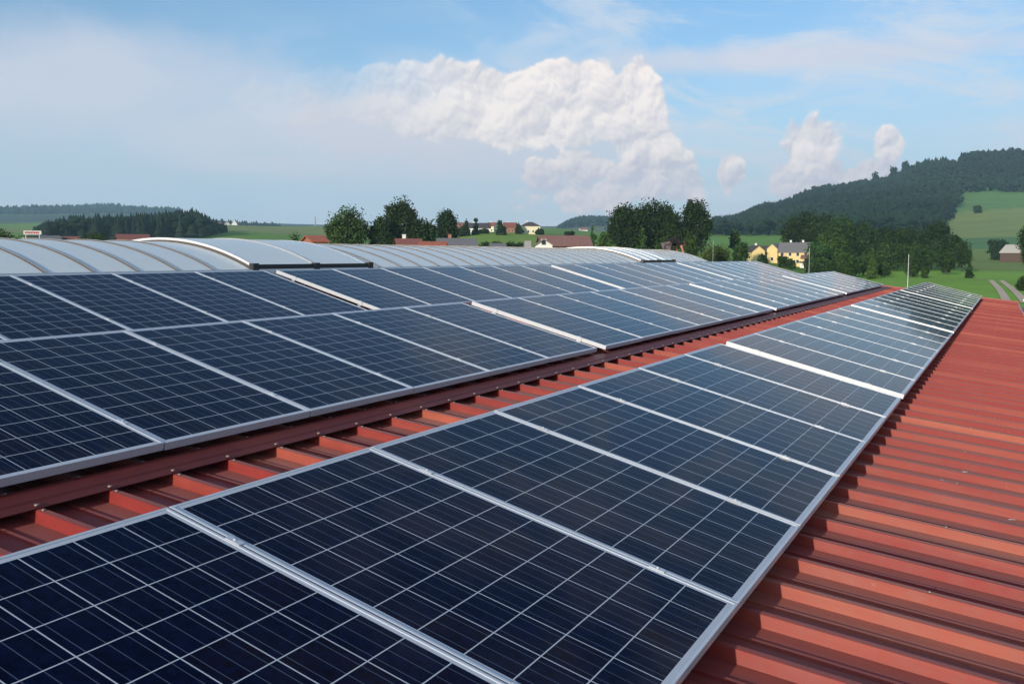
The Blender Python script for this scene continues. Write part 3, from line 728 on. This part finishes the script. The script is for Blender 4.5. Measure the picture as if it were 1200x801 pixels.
tree(118, 262, 170, 46, 'round green bush crown poking above the rooflight before the left forest', 5000, 'round_tree', G1, shape='bush', tint=(1.2, 1.25, .9), drop=0)
tree(8, 263, 190, 46, 'dark round tree crown left of the white shop sign', 5000, 'round_tree', G1, shape='bush', tint=(.9, .9, .8), drop=0)
tree(347, 269, 200, 18, 'small sparse shrub beside the orange red roof at the field', 1200, 'shrub', G1, shape='bush', tint=(1.4, 1.4, 1.2), drop=0)
G2 = 'big oaks beyond the far end of the rooflight'
tree(735, 236, 300, 48, 'broad dark oak at the left of the big oak group', 9000, 'oak_tree', G2, tint=(.62, .68, .62), drop=.15)
tree(766, 231, 305, 50, 'tall middle oak of the big oak group behind the bending person', 10000, 'oak_tree', G2, tint=(.6, .66, .6), drop=.15)
tree(788, 243, 300, 28, 'slim dark oak filling the gap left of the rightmost oak', 5000, 'oak_tree', G2, tint=(.6, .66, .6), drop=.1)
tree(814, 232, 305, 36, 'separate round crowned oak right of the bending person', 8000, 'oak_tree', G2, tint=(.62, .7, .62), drop=.12)
tree(752, 264, 240, 17, 'small pale green pointed tree before the tall middle oak', 2500, 'birch_tree', G2, shape='cone', tint=(1.3, 1.45, 1.2), drop=.1)
tree(693, 263, 260, 15, 'small pale green tree by the brown roof, left of the oaks', 2000, 'birch_tree', G2, shape='cone', tint=(1.5, 1.7, 1.3), drop=.1)
tree(707, 270, 255, 16, 'low light green bush between small pale tree and oaks', 1800, 'bush', G2, shape='bush', tint=(1.8, 2.0, 1.4), drop=0)
tree(806, 266, 235, 20, 'light olive shrub right beside the bending person', 2500, 'shrub', G2, shape='bush', tint=(1.4, 1.4, 1.1), drop=0)
tree(776, 273, 230, 14, 'small olive bush left of the bending person', 1500, 'bush', G2, shape='bush', tint=(1.2, 1.3, 1.0), drop=0)
tree(866, 281, 300, 20, 'dense round green bush left of the yellow gable', 3000, 'bush', G2, shape='bush', tint=(.95, 1.1, .85), drop=0)
tree(859, 268, 330, 11, 'thin sparse young tree left of the yellow gable', 900, 'young_tree', G2, tint=(1.2, 1.2, 1.0), drop=.3)
tree(838, 285, 260, 40, 'rough brown green scrub between oaks and the yellow houses', 3000, 'bush', G2, shape='bush', tint=(1.7, 1.4, .9), drop=0)
G3 = 'trees of the grove between the yellow houses and the meadow'
for (x_, yt, d_, w_, lab, tn, sh_) in [
    (938, 243, 420, 46, 'tall dark spruce like tree behind the yellow houses', (.50, .55, .52), 'round'),
    (962, 247, 415, 46, 'broad dark crown behind the right end of the yellow houses', (.55, .62, .5), 'round'),
    (984, 251, 405, 44, 'large rounded olive green crown in the middle of the grove', (.75, .85, .6), 'round'),
    (1010, 258, 400, 42, 'dark crown sloping down right of the olive green crown', (.58, .66, .5), 'round'),
    (972, 272, 350, 34, 'lighter green rounded tree before the dark grove', (1.15, 1.25, .95), 'round'),
    (955, 281, 340, 26, 'blue green small tree right beside the yellow house balcony', (.9, 1.15, 1.1), 'round'),
    (1036, 266, 395, 36, 'medium dark tree where the grove dips', (.55, .62, .5), 'round'),
    (1060, 264, 400, 40, 'dark crown left of the grove\'s right summit', (.5, .57, .48), 'round'),
    (1090, 259, 405, 46, 'high dark crown forming the right summit of the grove', (.5, .58, .46), 'round'),
    (1112, 272, 395, 34, 'dark crown right of the grove summit', (.58, .66, .5), 'round'),
    (1126, 283, 385, 22, 'low dark tree at the right end of the grove', (.6, .68, .52), 'round'),
    (1045, 284, 370, 40, 'bushy mid green tree before the dark grove centre', (.75, .85, .65), 'round'),
    (1078, 284, 370, 36, 'bushy dark green tree before the grove\'s right part', (.65, .75, .55), 'round'),
    (1020, 293, 320, 34, 'wide olive bush beside the meadow edge', (.85, .95, .7), 'bush'),
    (992, 296, 300, 36, 'wide dark bush above the far corner of the middle array', (.8, .92, .65), 'bush'),
    (960, 302, 300, 40, 'low hedge like bush just right of the yellow houses', (.7, .8, .6), 'bush'),
    (1021, 291, 290, 13, 'slender yellow green tree with a visible pale stem', (1.5, 1.6, 1.0), 'cone'),
    (1105, 293, 330, 26, 'spreading dark orchard tree with trunk showing on the meadow', (.65, .75, .55), 'round'),
    (1134, 307, 300, 8, 'slim upright dark shrub on the meadow, right of the grove', (.6, .7, .5), 'cone'),
    (1083, 313, 290, 8, 'tiny round tree standing alone on the green meadow', (.7, .8, .55), 'round'),
    (1068, 308, 300, 16, 'small dark tree beside the pale pole', (.65, .75, .5), 'round'),
    (893, 298, 330, 9, 'dark little bush hiding the corner of the yellow wing', (.6, .7, .5), 'bush'), (917, 300, 330, 12, 'round dark bush before the pale yellow gable', (.6, .7, .5), 'bush'), (926, 303, 325, 9, 'small bush before the large yellow farmhouse', (.6, .7, .5), 'bush'), (953, 296, 340, 9, 'slim dark tree at the right end of the yellow farmhouse', (.6, .7, .5), 'bush'),
    (1035, 309, 300, 12, 'small dark shrub at the meadow\'s left edge', (.65, .75, .5), 'round')]:
    tree(x_, yt, d_, w_, lab, 5200 if w_ > 30 else 1500, 'grove_tree', G3, shape=sh_, tint=tuple(min(1.7, q*1.25) for q in tn), drop=.08 if sh_ == 'round' else .05)
G4 = 'trees and bushes at the right edge of the meadow'
tree(1204, 258, 300, 26, 'tall dark tree cut off by the right edge above the barn', 5000, 'broadleaf_tree', G4, tint=(.6, .7, .5), drop=.2)
tree(1168, 279, 620, 26, 'dark bush row left of the pale barn roof', 2500, 'bush', G4, shape='bush', tint=(.6, .7, .6), drop=0)
tree(1202, 325, 215, 26, 'dense dark hedge bush beside the field track', 3500, 'bush', G4, shape='bush', tint=(.6, .75, .45), drop=0)
tree(1141, 241, 1400, 9, 'lone small tree in the middle of the upper hill meadow', 500, 'lone_tree', G4, shape='bush', tint=(.5, .6, .5), drop=0)

# village trees
G5 = 'trees between the village houses'
for (x_, yt, d_, w_, lab, sh_) in [(587, 259, 560, 12, 'dark conifer between the white row house and the red roofed house', 'cone'),
    (608, 261, 590, 7, 'dark slim tree touching the cream hip roofed house', 'cone'), (543, 266, 560, 15, 'green bush at the left end of the village', 'bush'),
    (547, 257, 560, 8, 'dark treetop above the roofs at the village\'s left end', 'cone'), (558, 258, 570, 5, 'small pointed treetop behind the white row house', 'cone'),
    (568, 270, 590, 9, 'small round shrub in front of the long white house', 'bush'), (632, 269, 590, 7, 'small dark shrub at the right side of the cream house', 'bush'),
    (665, 270, 480, 12, 'dark bush above the big brown roof', 'bush'), (575, 284, 330, 34, 'long low dark hedge along the green field', 'bush'), (605, 285, 330, 30, 'right half of the dark hedge by the grey box', 'bush')]:
    tree(x_, yt, d_, w_, lab, 1400, 'village_tree', G5, shape=sh_, tint=(.6, .68, .6), drop=.02)

# ------------------------------------------------------------------ forests: far-off woods read as one mass each
def forest(name, label, spots, hts, m_, conif=0.75, tiers=4, seed=1, wid=.2):
    g = np.random.default_rng(seed); n = len(spots); Vs = []; Fs = []; Cs = []; off = 0
    seg = 7; ang = np.arange(seg)*2*math.pi/seg
    for i in range(n):
        p = spots[i]; pat = math.sin(p[0]*.013+p[1]*.007)+math.sin(p[1]*.019-p[0]*.004+1.3)
        H = hts[i]*(1+.10*pat); tn = g.uniform(.65, 1.3)*(1-.16*pat); co = np.array([tn*g.uniform(.85, 1.15), tn, tn*g.uniform(.9, 1.1), 1])
        a0 = g.uniform(0, 6.28)
        if g.random() < conif+.25*pat:
            for k in range(tiers):
                z0 = H*(.12+.80*k/tiers); z1 = min(H, H*(.12+.80*(k+1)/tiers)+H*.14); r = H*wid*(1-k/tiers*.86)*g.uniform(.85, 1.15)
                rr_ = r*g.uniform(.75, 1.2, seg)
                ring = np.stack([np.cos(ang+a0+k)*rr_, np.sin(ang+a0+k)*rr_, np.full(seg, z0)+g.uniform(-.03, .02, seg)*H], 1)
                V_ = np.vstack([ring, [[g.uniform(-.02, .02)*H, 0, z1]]])+p
                F_ = np.array([(j, (j+1) % seg, seg) for j in range(seg)])+off
                Vs.append(V_); Fs.append(F_); Cs.append(np.tile(co, (seg+1, 1))); off += seg+1
        else:
            m2 = 4
            for k in range(m2):
                c0 = np.array([g.uniform(-.14, .14), g.uniform(-.14, .14), g.uniform(.38, .74)])*H; r = H*g.uniform(.15, .27)
                for z_ in (-1, 1):
                    ring = np.stack([np.cos(ang+a0)*r*g.uniform(.8, 1.15, seg), np.sin(ang+a0)*r*g.uniform(.8, 1.15, seg), g.uniform(-.25, .25, seg)*r], 1)+c0
                    V_ = np.vstack([ring, [c0+np.array([0, 0, r*z_*g.uniform(.8, 1.1)])]])+p
                    F_ = np.array([(j, (j+1) % seg, seg) for j in range(seg)])+off
                    Vs.append(V_); Fs.append(F_); Cs.append(np.tile(co*np.array([1.2, 1.25, 1.0, 1]), (seg+1, 1))); off += seg+1
    o = link(name, arr_mesh(name, np.vstack(Vs), np.vstack(Fs), np.vstack(Cs)), m_)
    return tag(o, label, 'forest', None, 'stuff')
def scatter(n, px0, px1, r0, r1, cond, seed):
    g = np.random.default_rng(seed); out = []
    while len(out) < n:
        m = n
        x_ = g.uniform(px0, px1, m); r_ = np.sqrt(g.uniform(r0*r0, r1*r1, m)); a = np.arctan((x_-600)/1096.0)
        z_ = hfun(a, r_); ya = 300 - z_/(r_*np.cos(a))*1096
        ok_ = cond(x_, r_, ya, g)
        out += [np.array([math.sin(YAW+aa)*rr_, math.cos(YAW+aa)*rr_, zz-1]) for aa, rr_, zz in zip(a[ok_], r_[ok_], z_[ok_])]
    return out[:n]
def hillc(x_, r_, ya, g):
    edge = np.interp(ya, [226, 236, 250, 262, 280], [1123, 1122, 1115, 1103, 1098])
    mead = (x_ > edge+np.sin(r_*.03)*2) & (ya > 227)
    clr = (np.abs(ya-196) < 3.0) & (x_ > 1105) & (x_ < 1150)          # small clearing near the top
    return (~mead) & (~clr) & (ya < 277) & (r_ < np.interp(x_, [836, 900, 2000], [2300, 2400, 2450]))
sp = scatter(10500, 833, 1420, 980, 2450, hillc, 5)
forest('hill_forest', 'dense dark forest covering the big hill on the right', sp, np.random.default_rng(1).uniform(13, 23, len(sp)), M_needle, .42, 3, 2, .24)
sp = scatter(1500, 44, 268, 870, 1150, lambda x_, r_, ya, g: r_ > np.interp(x_, [44, 60, 240, 268], [1010, 880, 880, 1040]), 8)
hs = np.array([ (lambda px_: np.interp(px_, [44, 60, 90, 150, 200, 228, 240, 268], [9, 14, 18, 20, 23, 24, 19, 8]))(600+1096*math.tan(math.atan2(p[0], p[1])-YAW)) for p in sp])*np.random.default_rng(2).uniform(.8, 1.12, len(sp))
forest('left_forest', 'dark mixed forest above the left part of the rooflight', sp, hs, M_needle, .40, 4, 3, .20)
sp = scatter(1500, -300, 215, 4300, 5050, lambda x_, r_, ya, g: (x_ < 20) & (r_ < 4500) | (x_ > 20), 9)
hs = np.random.default_rng(4).uniform(24, 40, len(sp))
forest('far_ridge_forest', 'blue hazy forest ridge on the horizon at the left', sp, hs, M_needle, .4, 2, 4, .35)
sp = scatter(500, 652, 712, 2750, 3050, lambda x_, r_, ya, g: x_ > 0, 10)
hs = np.array([np.interp(600+1096*math.tan(math.atan2(p[0], p[1])-YAW), [652, 664, 680, 712], [5, 20, 30, 30]) for p in sp])
forest('small_hill_wood', 'dark hazy wood on a low hill left of the oaks', sp, hs, M_needle, .4, 2, 6, .3)
sp = scatter(500, 200, 330, 2700, 2950, lambda x_, r_, ya, g: x_ > 0, 12)
forest('far_wood', 'blue hazy wood beyond the left field', sp, np.random.default_rng(5).uniform(10, 20, len(sp)), M_needle, .4, 2, 7, .35)
for x_, yt, lab in ((1021, 201, 'first lone spruce standing clear of the hill skyline, farthest down the slope'), (1041, 196, 'thin pale lone tree on the hill skyline between two spruces'), (1055, 190, 'tall dark lone spruce highest on the hill skyline')):
    tree(x_, yt, 2240, 7, lab, 500, 'skyline_tree', 'lone trees on the hill skyline', shape='round', tint=(.35, .4, .4), drop=.05, pxs=1.1)

# ------------------------------------------------------------------ houses
def flat(name, c, r=.8, v=.12): return mat(name, c, r, var=v, scale=1.5)
MW = {'white': flat('white_render', (.74, .73, .70)), 'cream': flat('cream_render', (.72, .66, .48)), 'yellow': flat('yellow_render', (.70, .55, .25)),
      'grey': flat('grey_render', (.30, .30, .30)), 'brick': flat('brick_wall', (.33, .15, .10)), 'brown': flat('brown_wood', (.08, .05, .035))}
MR = {'red': flat('red_tiles', (.25, .085, .062), .8, .3), 'orange': flat('orange_tiles', (.38, .11, .06), .8, .3), 'dark': flat('dark_tiles', (.065, .055, .055), .8, .3),
      'grey': flat('grey_tiles', (.17, .165, .165), .7, .3), 'brown': flat('brown_tiles', (.24, .12, .10), .8, .35), 'pale': flat('pale_roof', (.52, .47, .40), .8, .3)}
M_win = mat('window_glass', (.03, .035, .045), .15); M_frame = mat('white_frame', (.75, .75, .75), .6)
HG = 'village houses and farm buildings beyond the hall'
def house(x, ybase, dist, wpx, dm, ypx_eave, ypx_ridge, face, wall, roof, label, kind='gable', wins=3, chim=1, name='house', storeys=1, ext=.5, wide=None, door=True):
    """face: turn of the front (radians) away from the camera; width along the front"""
    k = dist/1096.0*ca(x); a = YAW+math.atan((x-600)/1096.0)
    z0 = (300-ybase)*k; ze = (300-ypx_eave)*k; zr_ = (300-ypx_ridge)*k
    zg = min(z0, ground(x, dist).z)
    p = Vector((math.sin(a)*dist, math.cos(a)*dist, zg)); W2 = (wide or wpx*k*ca(x))/2; D2 = dm/2
    root = empty(name, p, label, 'house', HG, rz=-a+face)
    he, hr, hb = ze-zg, zr_-zg, z0-zg
    m = MB(); vs = [(-W2, -D2, -1), (W2, -D2, -1), (W2, D2, -1), (-W2, D2, -1), (-W2, -D2, he), (W2, -D2, he), (W2, D2, he), (-W2, D2, he)]
    fs = [(0, 1, 5, 4), (1, 2, 6, 5), (2, 3, 7, 6), (3, 0, 4, 7)]
    if kind == 'gable': vs += [(-W2, 0, hr-.1), (W2, 0, hr-.1)]; fs += [(4, 8, 7), (5, 6, 9)]
    if kind == 'front': vs += [(0, -D2, hr-.1), (0, D2, hr-.1)]; fs += [(4, 5, 8), (6, 7, 9)]
    m.add(vs, fs); m.build('wall', MW[wall], root)
    m = MB(); e = ext; th = .18
    def slab(q): m.add([*q, *[(v[0], v[1], v[2]-th) for v in q]], [tuple(range(len(q))), tuple(range(2*len(q)-1, len(q)-1, -1))] + [(i, i+len(q), (i+1) % len(q)+len(q), (i+1) % len(q)) for i in range(len(q))])
    if kind == 'gable':
        sl = (hr-he)/D2; lo = he-sl*e
        slab([(-W2-e, -D2-e, lo), (W2+e, -D2-e, lo), (W2+e, 0, hr), (-W2-e, 0, hr)]); slab([(W2+e, D2+e, lo), (-W2-e, D2+e, lo), (-W2-e, .01, hr), (W2+e, .01, hr)])
    elif kind == 'front':
        sl = (hr-he)/W2; lo = he-sl*e
        slab([(-W2-e, D2+e, lo), (-W2-e, -D2-e, lo), (0, -D2-e, hr), (0, D2+e, hr)]); slab([(W2+e, -D2-e, lo), (W2+e, D2+e, lo), (.01, D2+e, hr), (.01, -D2-e, hr)])
    else:
        r_ = max(.2, W2-D2)
        m.add([(-W2-e, -D2-e, he), (W2+e, -D2-e, he), (W2+e, D2+e, he), (-W2-e, D2+e, he), (-r_, 0, hr), (r_, 0, hr)], [(0, 1, 5, 4), (1, 2, 5), (2, 3, 4, 5), (3, 0, 4), (3, 2, 1, 0)])
    ro = m.build('roof', MR[roof], root)
    for i in range(chim):
        c_ = MB(); cx = W2*(-.35+.8*i) if kind != 'front' else .25*W2; cy = .12*D2
        c_.box(cx-.35, cx+.35, cy-.35, cy+.35, hr-1.2, hr+.75); c_.box(cx-.42, cx+.42, cy-.42, cy+.42, hr+.751, hr+.86); c_.build('chimney', MW['white'] if wall != 'grey' else MW['brick'], ro)
    for st in range(storeys):
        for i in range(wins):
            xx = -W2+2*W2*(i+.5)/wins; zz = hb+1.0+st*2.7
            if zz+1.3 > he+ (0.0 if kind != 'front' else 2): continue
            f = MB(); f.box(xx-.62, xx+.62, -D2-.05, -D2-.002, zz-.08, zz+1.33); fo = f.build('window', M_frame, root)
            f = MB(); f.box(xx-.5, xx+.5, -D2-.065, -D2-.0505, zz, zz+1.25); f.build('pane', M_win, fo)
    return root
# village on the rise
house(541, 273, 650, 9, 8, 265, 261, .3, 'brick', 'brown', 'small brown house at the far left end of the village', chim=0, wins=2)
house(560, 274.5, 610, 28, 9, 267, 261.5, .12, 'white', 'dark', 'long white two storey house with dark roof in the village', storeys=2, wins=6)
house(577, 273, 650, 10, 9, 265, 261, -.4, 'cream', 'red', 'small cream house with red roof right of the long white house', wins=2)
house(598, 273.5, 630, 15, 9, 266, 261, .3, 'brick', 'red', 'house with a red tiled roof between two dark conifers', wins=3)
house(621, 274.5, 600, 22, 9, 265.5, 260.5, .1, 'cream', 'dark', 'cream house with a dark hipped roof at the right end of the village', kind='hip', storeys=2, wins=4)
house(683, 273, 1700, 9, 12, 269.5, 267, .2, 'white', 'brown', 'tiny pale house in front of the small wooded hill', wins=2, chim=0)
house(660, 292, 250, 56, 12, 287, 276, .15, 'brown', 'brown', 'wide brown roofed farmhouse just beyond the rooflight', chim=0, wins=4)
house(636, 292, 225, 20, 8, 286.5, 280.5, .05, 'white', 'grey', 'grey gabled house with a small white framed window before the brown roof', kind='front', chim=0, wins=1)
house(618, 290, 260, 7, 4, 282, 281.6, .1, 'grey', 'grey', 'small grey box shed at the end of the hedge', kind='hip', chim=0, wins=0, ext=.1, name='shed')
house(535, 292, 215, 42, 9, 287, 279, .08, 'grey', 'grey', 'house with a long grey roof rising above the rooflight', chim=1, wins=3)
house(508, 293, 190, 28, 7, 289, 283, -.05, 'brick', 'orange', 'low house with bright orange roof beside the long grey roof', chim=0, wins=2)
house(479, 293, 200, 26, 8, 286, 279.5, .1, 'brick', 'red', 'house with a dark red roof under the dark tree clump', chim=1, wins=2)
house(370, 291, 190, 17, 7, 282, 276, .3, 'brick', 'orange', 'small house with orange red roof at the edge of the field', chim=0, wins=1)
house(583, 295, 240, 15, 6, 289, 285, .1, 'grey', 'grey', 'low grey shed roof just above the rooflight before the hedge', chim=0, wins=0, name='shed')
house(158, 290, 175, 32, 9, 280, 274.5, .05, 'brick', 'red', 'building with a flat looking brick red roof right of the round bush', chim=0, wins=0)
house(57, 290, 180, 26, 9, 282, 276, .1, 'grey', 'grey', 'grey roofed building right of the white shop sign', chim=0, wins=0)
house(85, 290, 185, 20, 8, 279, 277, -.1, 'white', 'red', 'small white building with red bits left of the round bush', chim=0, wins=0)
house(38, 290, 170, 16, 6, 277, 276, .05, 'grey', 'grey', 'low building carrying the white shop sign', kind='hip', chim=0, wins=0)
house(268, 270, 2300, 10, 12, 265, 260, .3, 'white', 'brown', 'tiny white house group on the far left field edge', kind='front', chim=0, wins=0)
house(277, 267, 2400, 7, 14, 263, 258, .0, 'white', 'red', 'tiny white church like gable far beyond the left field', kind='front', chim=0, wins=0)
house(258, 268, 2350, 8, 14, 264, 261, .2, 'brick', 'red', 'tiny brick red house beside the far white houses', chim=0, wins=0)
# yellow farm beyond the grove
house(883, 309, 380, 15, 12, 293.5, 287.5, .25, 'yellow', 'dark', 'yellow house with its gable and dark doorway turned to the hall', kind='front', chim=1, wins=1)
house(900, 309, 392, 22, 9, 296, 288, .1, 'yellow', 'dark', 'low yellow wing with dark roof joining the two yellow houses', chim=0, wins=2)
house(911, 308, 384, 13, 14, 291, 285.5, -.35, 'yellow', 'grey', 'pale yellow gable in the middle of the yellow farm', kind='front', chim=0, wins=1)
house(931, 311, 380, 36, 11, 294.5, 284, -.12, 'yellow', 'grey', 'large yellow farmhouse with grey roof and two white chimneys', chim=2, wins=4, storeys=2)
house(947, 312, 372, 16, 6, 302, 298.5, -.1, 'yellow', 'brown', 'small yellow annex with balcony at the right end of the farm', chim=0, wins=2)
house(943, 314, 366, 12, 4, 307, 306, -.1, 'white', 'grey', 'low white garage in front of the yellow farmhouse', chim=0, wins=0, name='garage')
house(1190, 299, 590, 28, 20, 295.5, 286.5, -.3, 'brown', 'pale', 'barn with a pale weathered roof at the right edge', chim=0, wins=2, name='barn')

# shop sign on the low building at the left
sg = at(38, 272.5, 166); sgn = empty('shop_sign', sg, 'white shop sign with red lettering above the left end of the rooflight', 'sign', rz=-(YAW+math.atan((38-600)/1096.0)))
m = MB(); m.box(-1.25, 1.25, -.08, .08, -.30, .30); m.build('board', mat('sign_white', (.78, .76, .76), .5), sgn)
m = MB()
xq = -1.05
for wq in (.22, .12, .25, .18, .1, .24, .2, .16): m.box(xq, xq+wq, -.10, -.081, -.15, .13 if wq > .13 else .18); xq += wq+.07
m.build('lettering', mat('sign_red', (.55, .04, .06), .5), sgn)
m = MB(); m.box(-1.0, -.9, -.04, .04, -6, -.301); m.box(.9, 1.0, -.04, .04, -6, -.301); m.build('post', M_aluw, sgn)

# poles
def pole(x, ytop, dist, label, r=.03, head=True):
    p = ground(x, dist); zt = (300-ytop)/1096.0*dist*ca(x)
    o = empty('lamp_post' if head else 'pole', p, label, 'lamp post' if head else 'pole', 'poles standing beyond the hall')
    m = MB(); m.tube([(0, 0, -.5), (0, 0, (zt-p.z)*.5), (0, 0, zt-p.z)], [r*1.4, r, r*.7], 8); m.build('shaft', M_aluw, o)
    if head:
        m = MB(); m.box(-.10, .35, -.07, .07, zt-p.z, zt-p.z+.06); m.build('lamp_head', M_aluw, o)
    else:
        m = MB(); m.tube([(0, 0, zt-p.z), (0, 0, zt-p.z+.12)], r*.9, 8); m.build('cap', M_aluw, o)
pole(1063, 300.5, 62, 'pale pole rising above the far end of the lower row of panels', .022, False)
pole(947, 293, 60, 'thin pale pole at the far corner of the upper row of panels', .013, False)
pole(834.5, 284, 75, 'thin rusty pole standing in the scrub right of the bending person', .011, False)
p = ground(371, 2600); ch_ = empty('factory_chimney', p, 'faint tall chimney far away above the field left of the willow', 'chimney')
m = MB(); hh_ = (300-255)/1096*2600*ca(371)-p.z; m.tube([(0, 0, -2), (0, 0, hh_*.5), (0, 0, hh_)], [2.2, 1.8, 1.4], 10); m.build('shaft', MW['grey'], ch_)
m = MB(); m.tube([(0, 0, hh_), (0, 0, hh_+1.2)], 1.8, 10); m.build('rim', MW['brick'], ch_)

# field track: two pale wheel lanes and a worn verge
def track(off, wdt, pts, name):
    vs = []; 
    for i, (x_, d_) in enumerate(pts):
        p = ground(x_, d_); q = ground(pts[min(i+1, len(pts)-1)][0], pts[min(i+1, len(pts)-1)][1]); q0 = ground(*pts[max(i-1, 0)])
        t_ = (q-q0); t_.z = 0; t_.normalize(); nrm = Vector((t_.y, -t_.x, 0))
        for s_ in (off-wdt/2, off+wdt/2):
            v = p+nrm*s_; d2 = math.hypot(v.x, v.y); aa = math.atan2(v.x, v.y)-YAW; v.z = float(hfun(aa, d2))+.10; vs.append(v)
    n_ = len(pts); m = MB(); m.add(vs, [(2*i, 2*i+1, 2*i+3, 2*i+2) for i in range(n_-1)]); return m.build(name, M_track)
M_track = mat('dusty_gravel_track', (.55, .42, .30), .9, var=.3, scale=.6)
tp = [(1166.0+(1191-1166.0)*f**1.1, 285+(160-285)*f) for f in [i/24 for i in range(25)]]
for o_, w_ in ((-1.25, 1.3), (1.25, 1.3)):
    tag(track(o_, w_, tp, 'track'), ('left' if o_ < 0 else 'right')+' pale dusty wheel lane of the field track', None, None, 'structure')
tag(track(0, .8, [(1140, 300), (1148, 292), (1153, 290)], 'track'), 'short pale worn patch beside the field track', None, None, 'structure')

# a few flakes and droppings lying on the bare roof
m = MB(); g = random.Random(11)
for (x_, y_) in ((-.35, 6.35), (-.22, 6.75), (.05, 5.45), (-.28, 5.1), (-.4, 7.8), (.1, 6.2), (-.1, 9.2), (.2, 4.6), (-.5, 4.55), (0.25, 7.2), (-.15, 11.5), (-.3, 3.95)):
    k = round((y_-3.08)/PITCH_R)
    yy = 3.08+k*PITCH_R+g.uniform(.07, .30); zz = roof_z(x_)-RIB_H+(.010 if .17 < yy-3.08-k*PITCH_R < .24 else .001); s_ = g.uniform(.008, .022)
    m.add([(x_+s_*math.cos(a)*g.uniform(.6, 1.6), yy+s_*math.sin(a)*.6, zz+.002+.003*(i % 2)) for i, a in enumerate([q*1.047 for q in range(6)])], [(0, 1, 2, 3, 4, 5)])
tag(m.build('debris', mat('bird_dropping', (.62, .58, .52), .8)), 'small pale flakes and droppings scattered on the bare red roof', 'debris', None, 'stuff')

# ------------------------------------------------------------------ evening haze in the valley air
m = MB(); m.box(-6950, 6950, -6950, 6950, -12, 560)
hz = bpy.data.materials.new('valley_haze'); hz.use_nodes = True; t = NT(hz.node_tree); t.n.clear()
pv = t.n.new('ShaderNodeVolumePrincipled'); pv.inputs['Color'].default_value = (.48, .74, 1.0, 1); pv.inputs['Density'].default_value = HAZE_DENSITY
pv.inputs['Anisotropy'].default_value = 0.0
mo = t.n.new('ShaderNodeOutputMaterial'); t.l.new(pv.outputs[0], mo.inputs['Volume'])
tag(m.build('haze', hz), 'thin bluish evening haze filling the valley', 'haze', None, 'stuff')
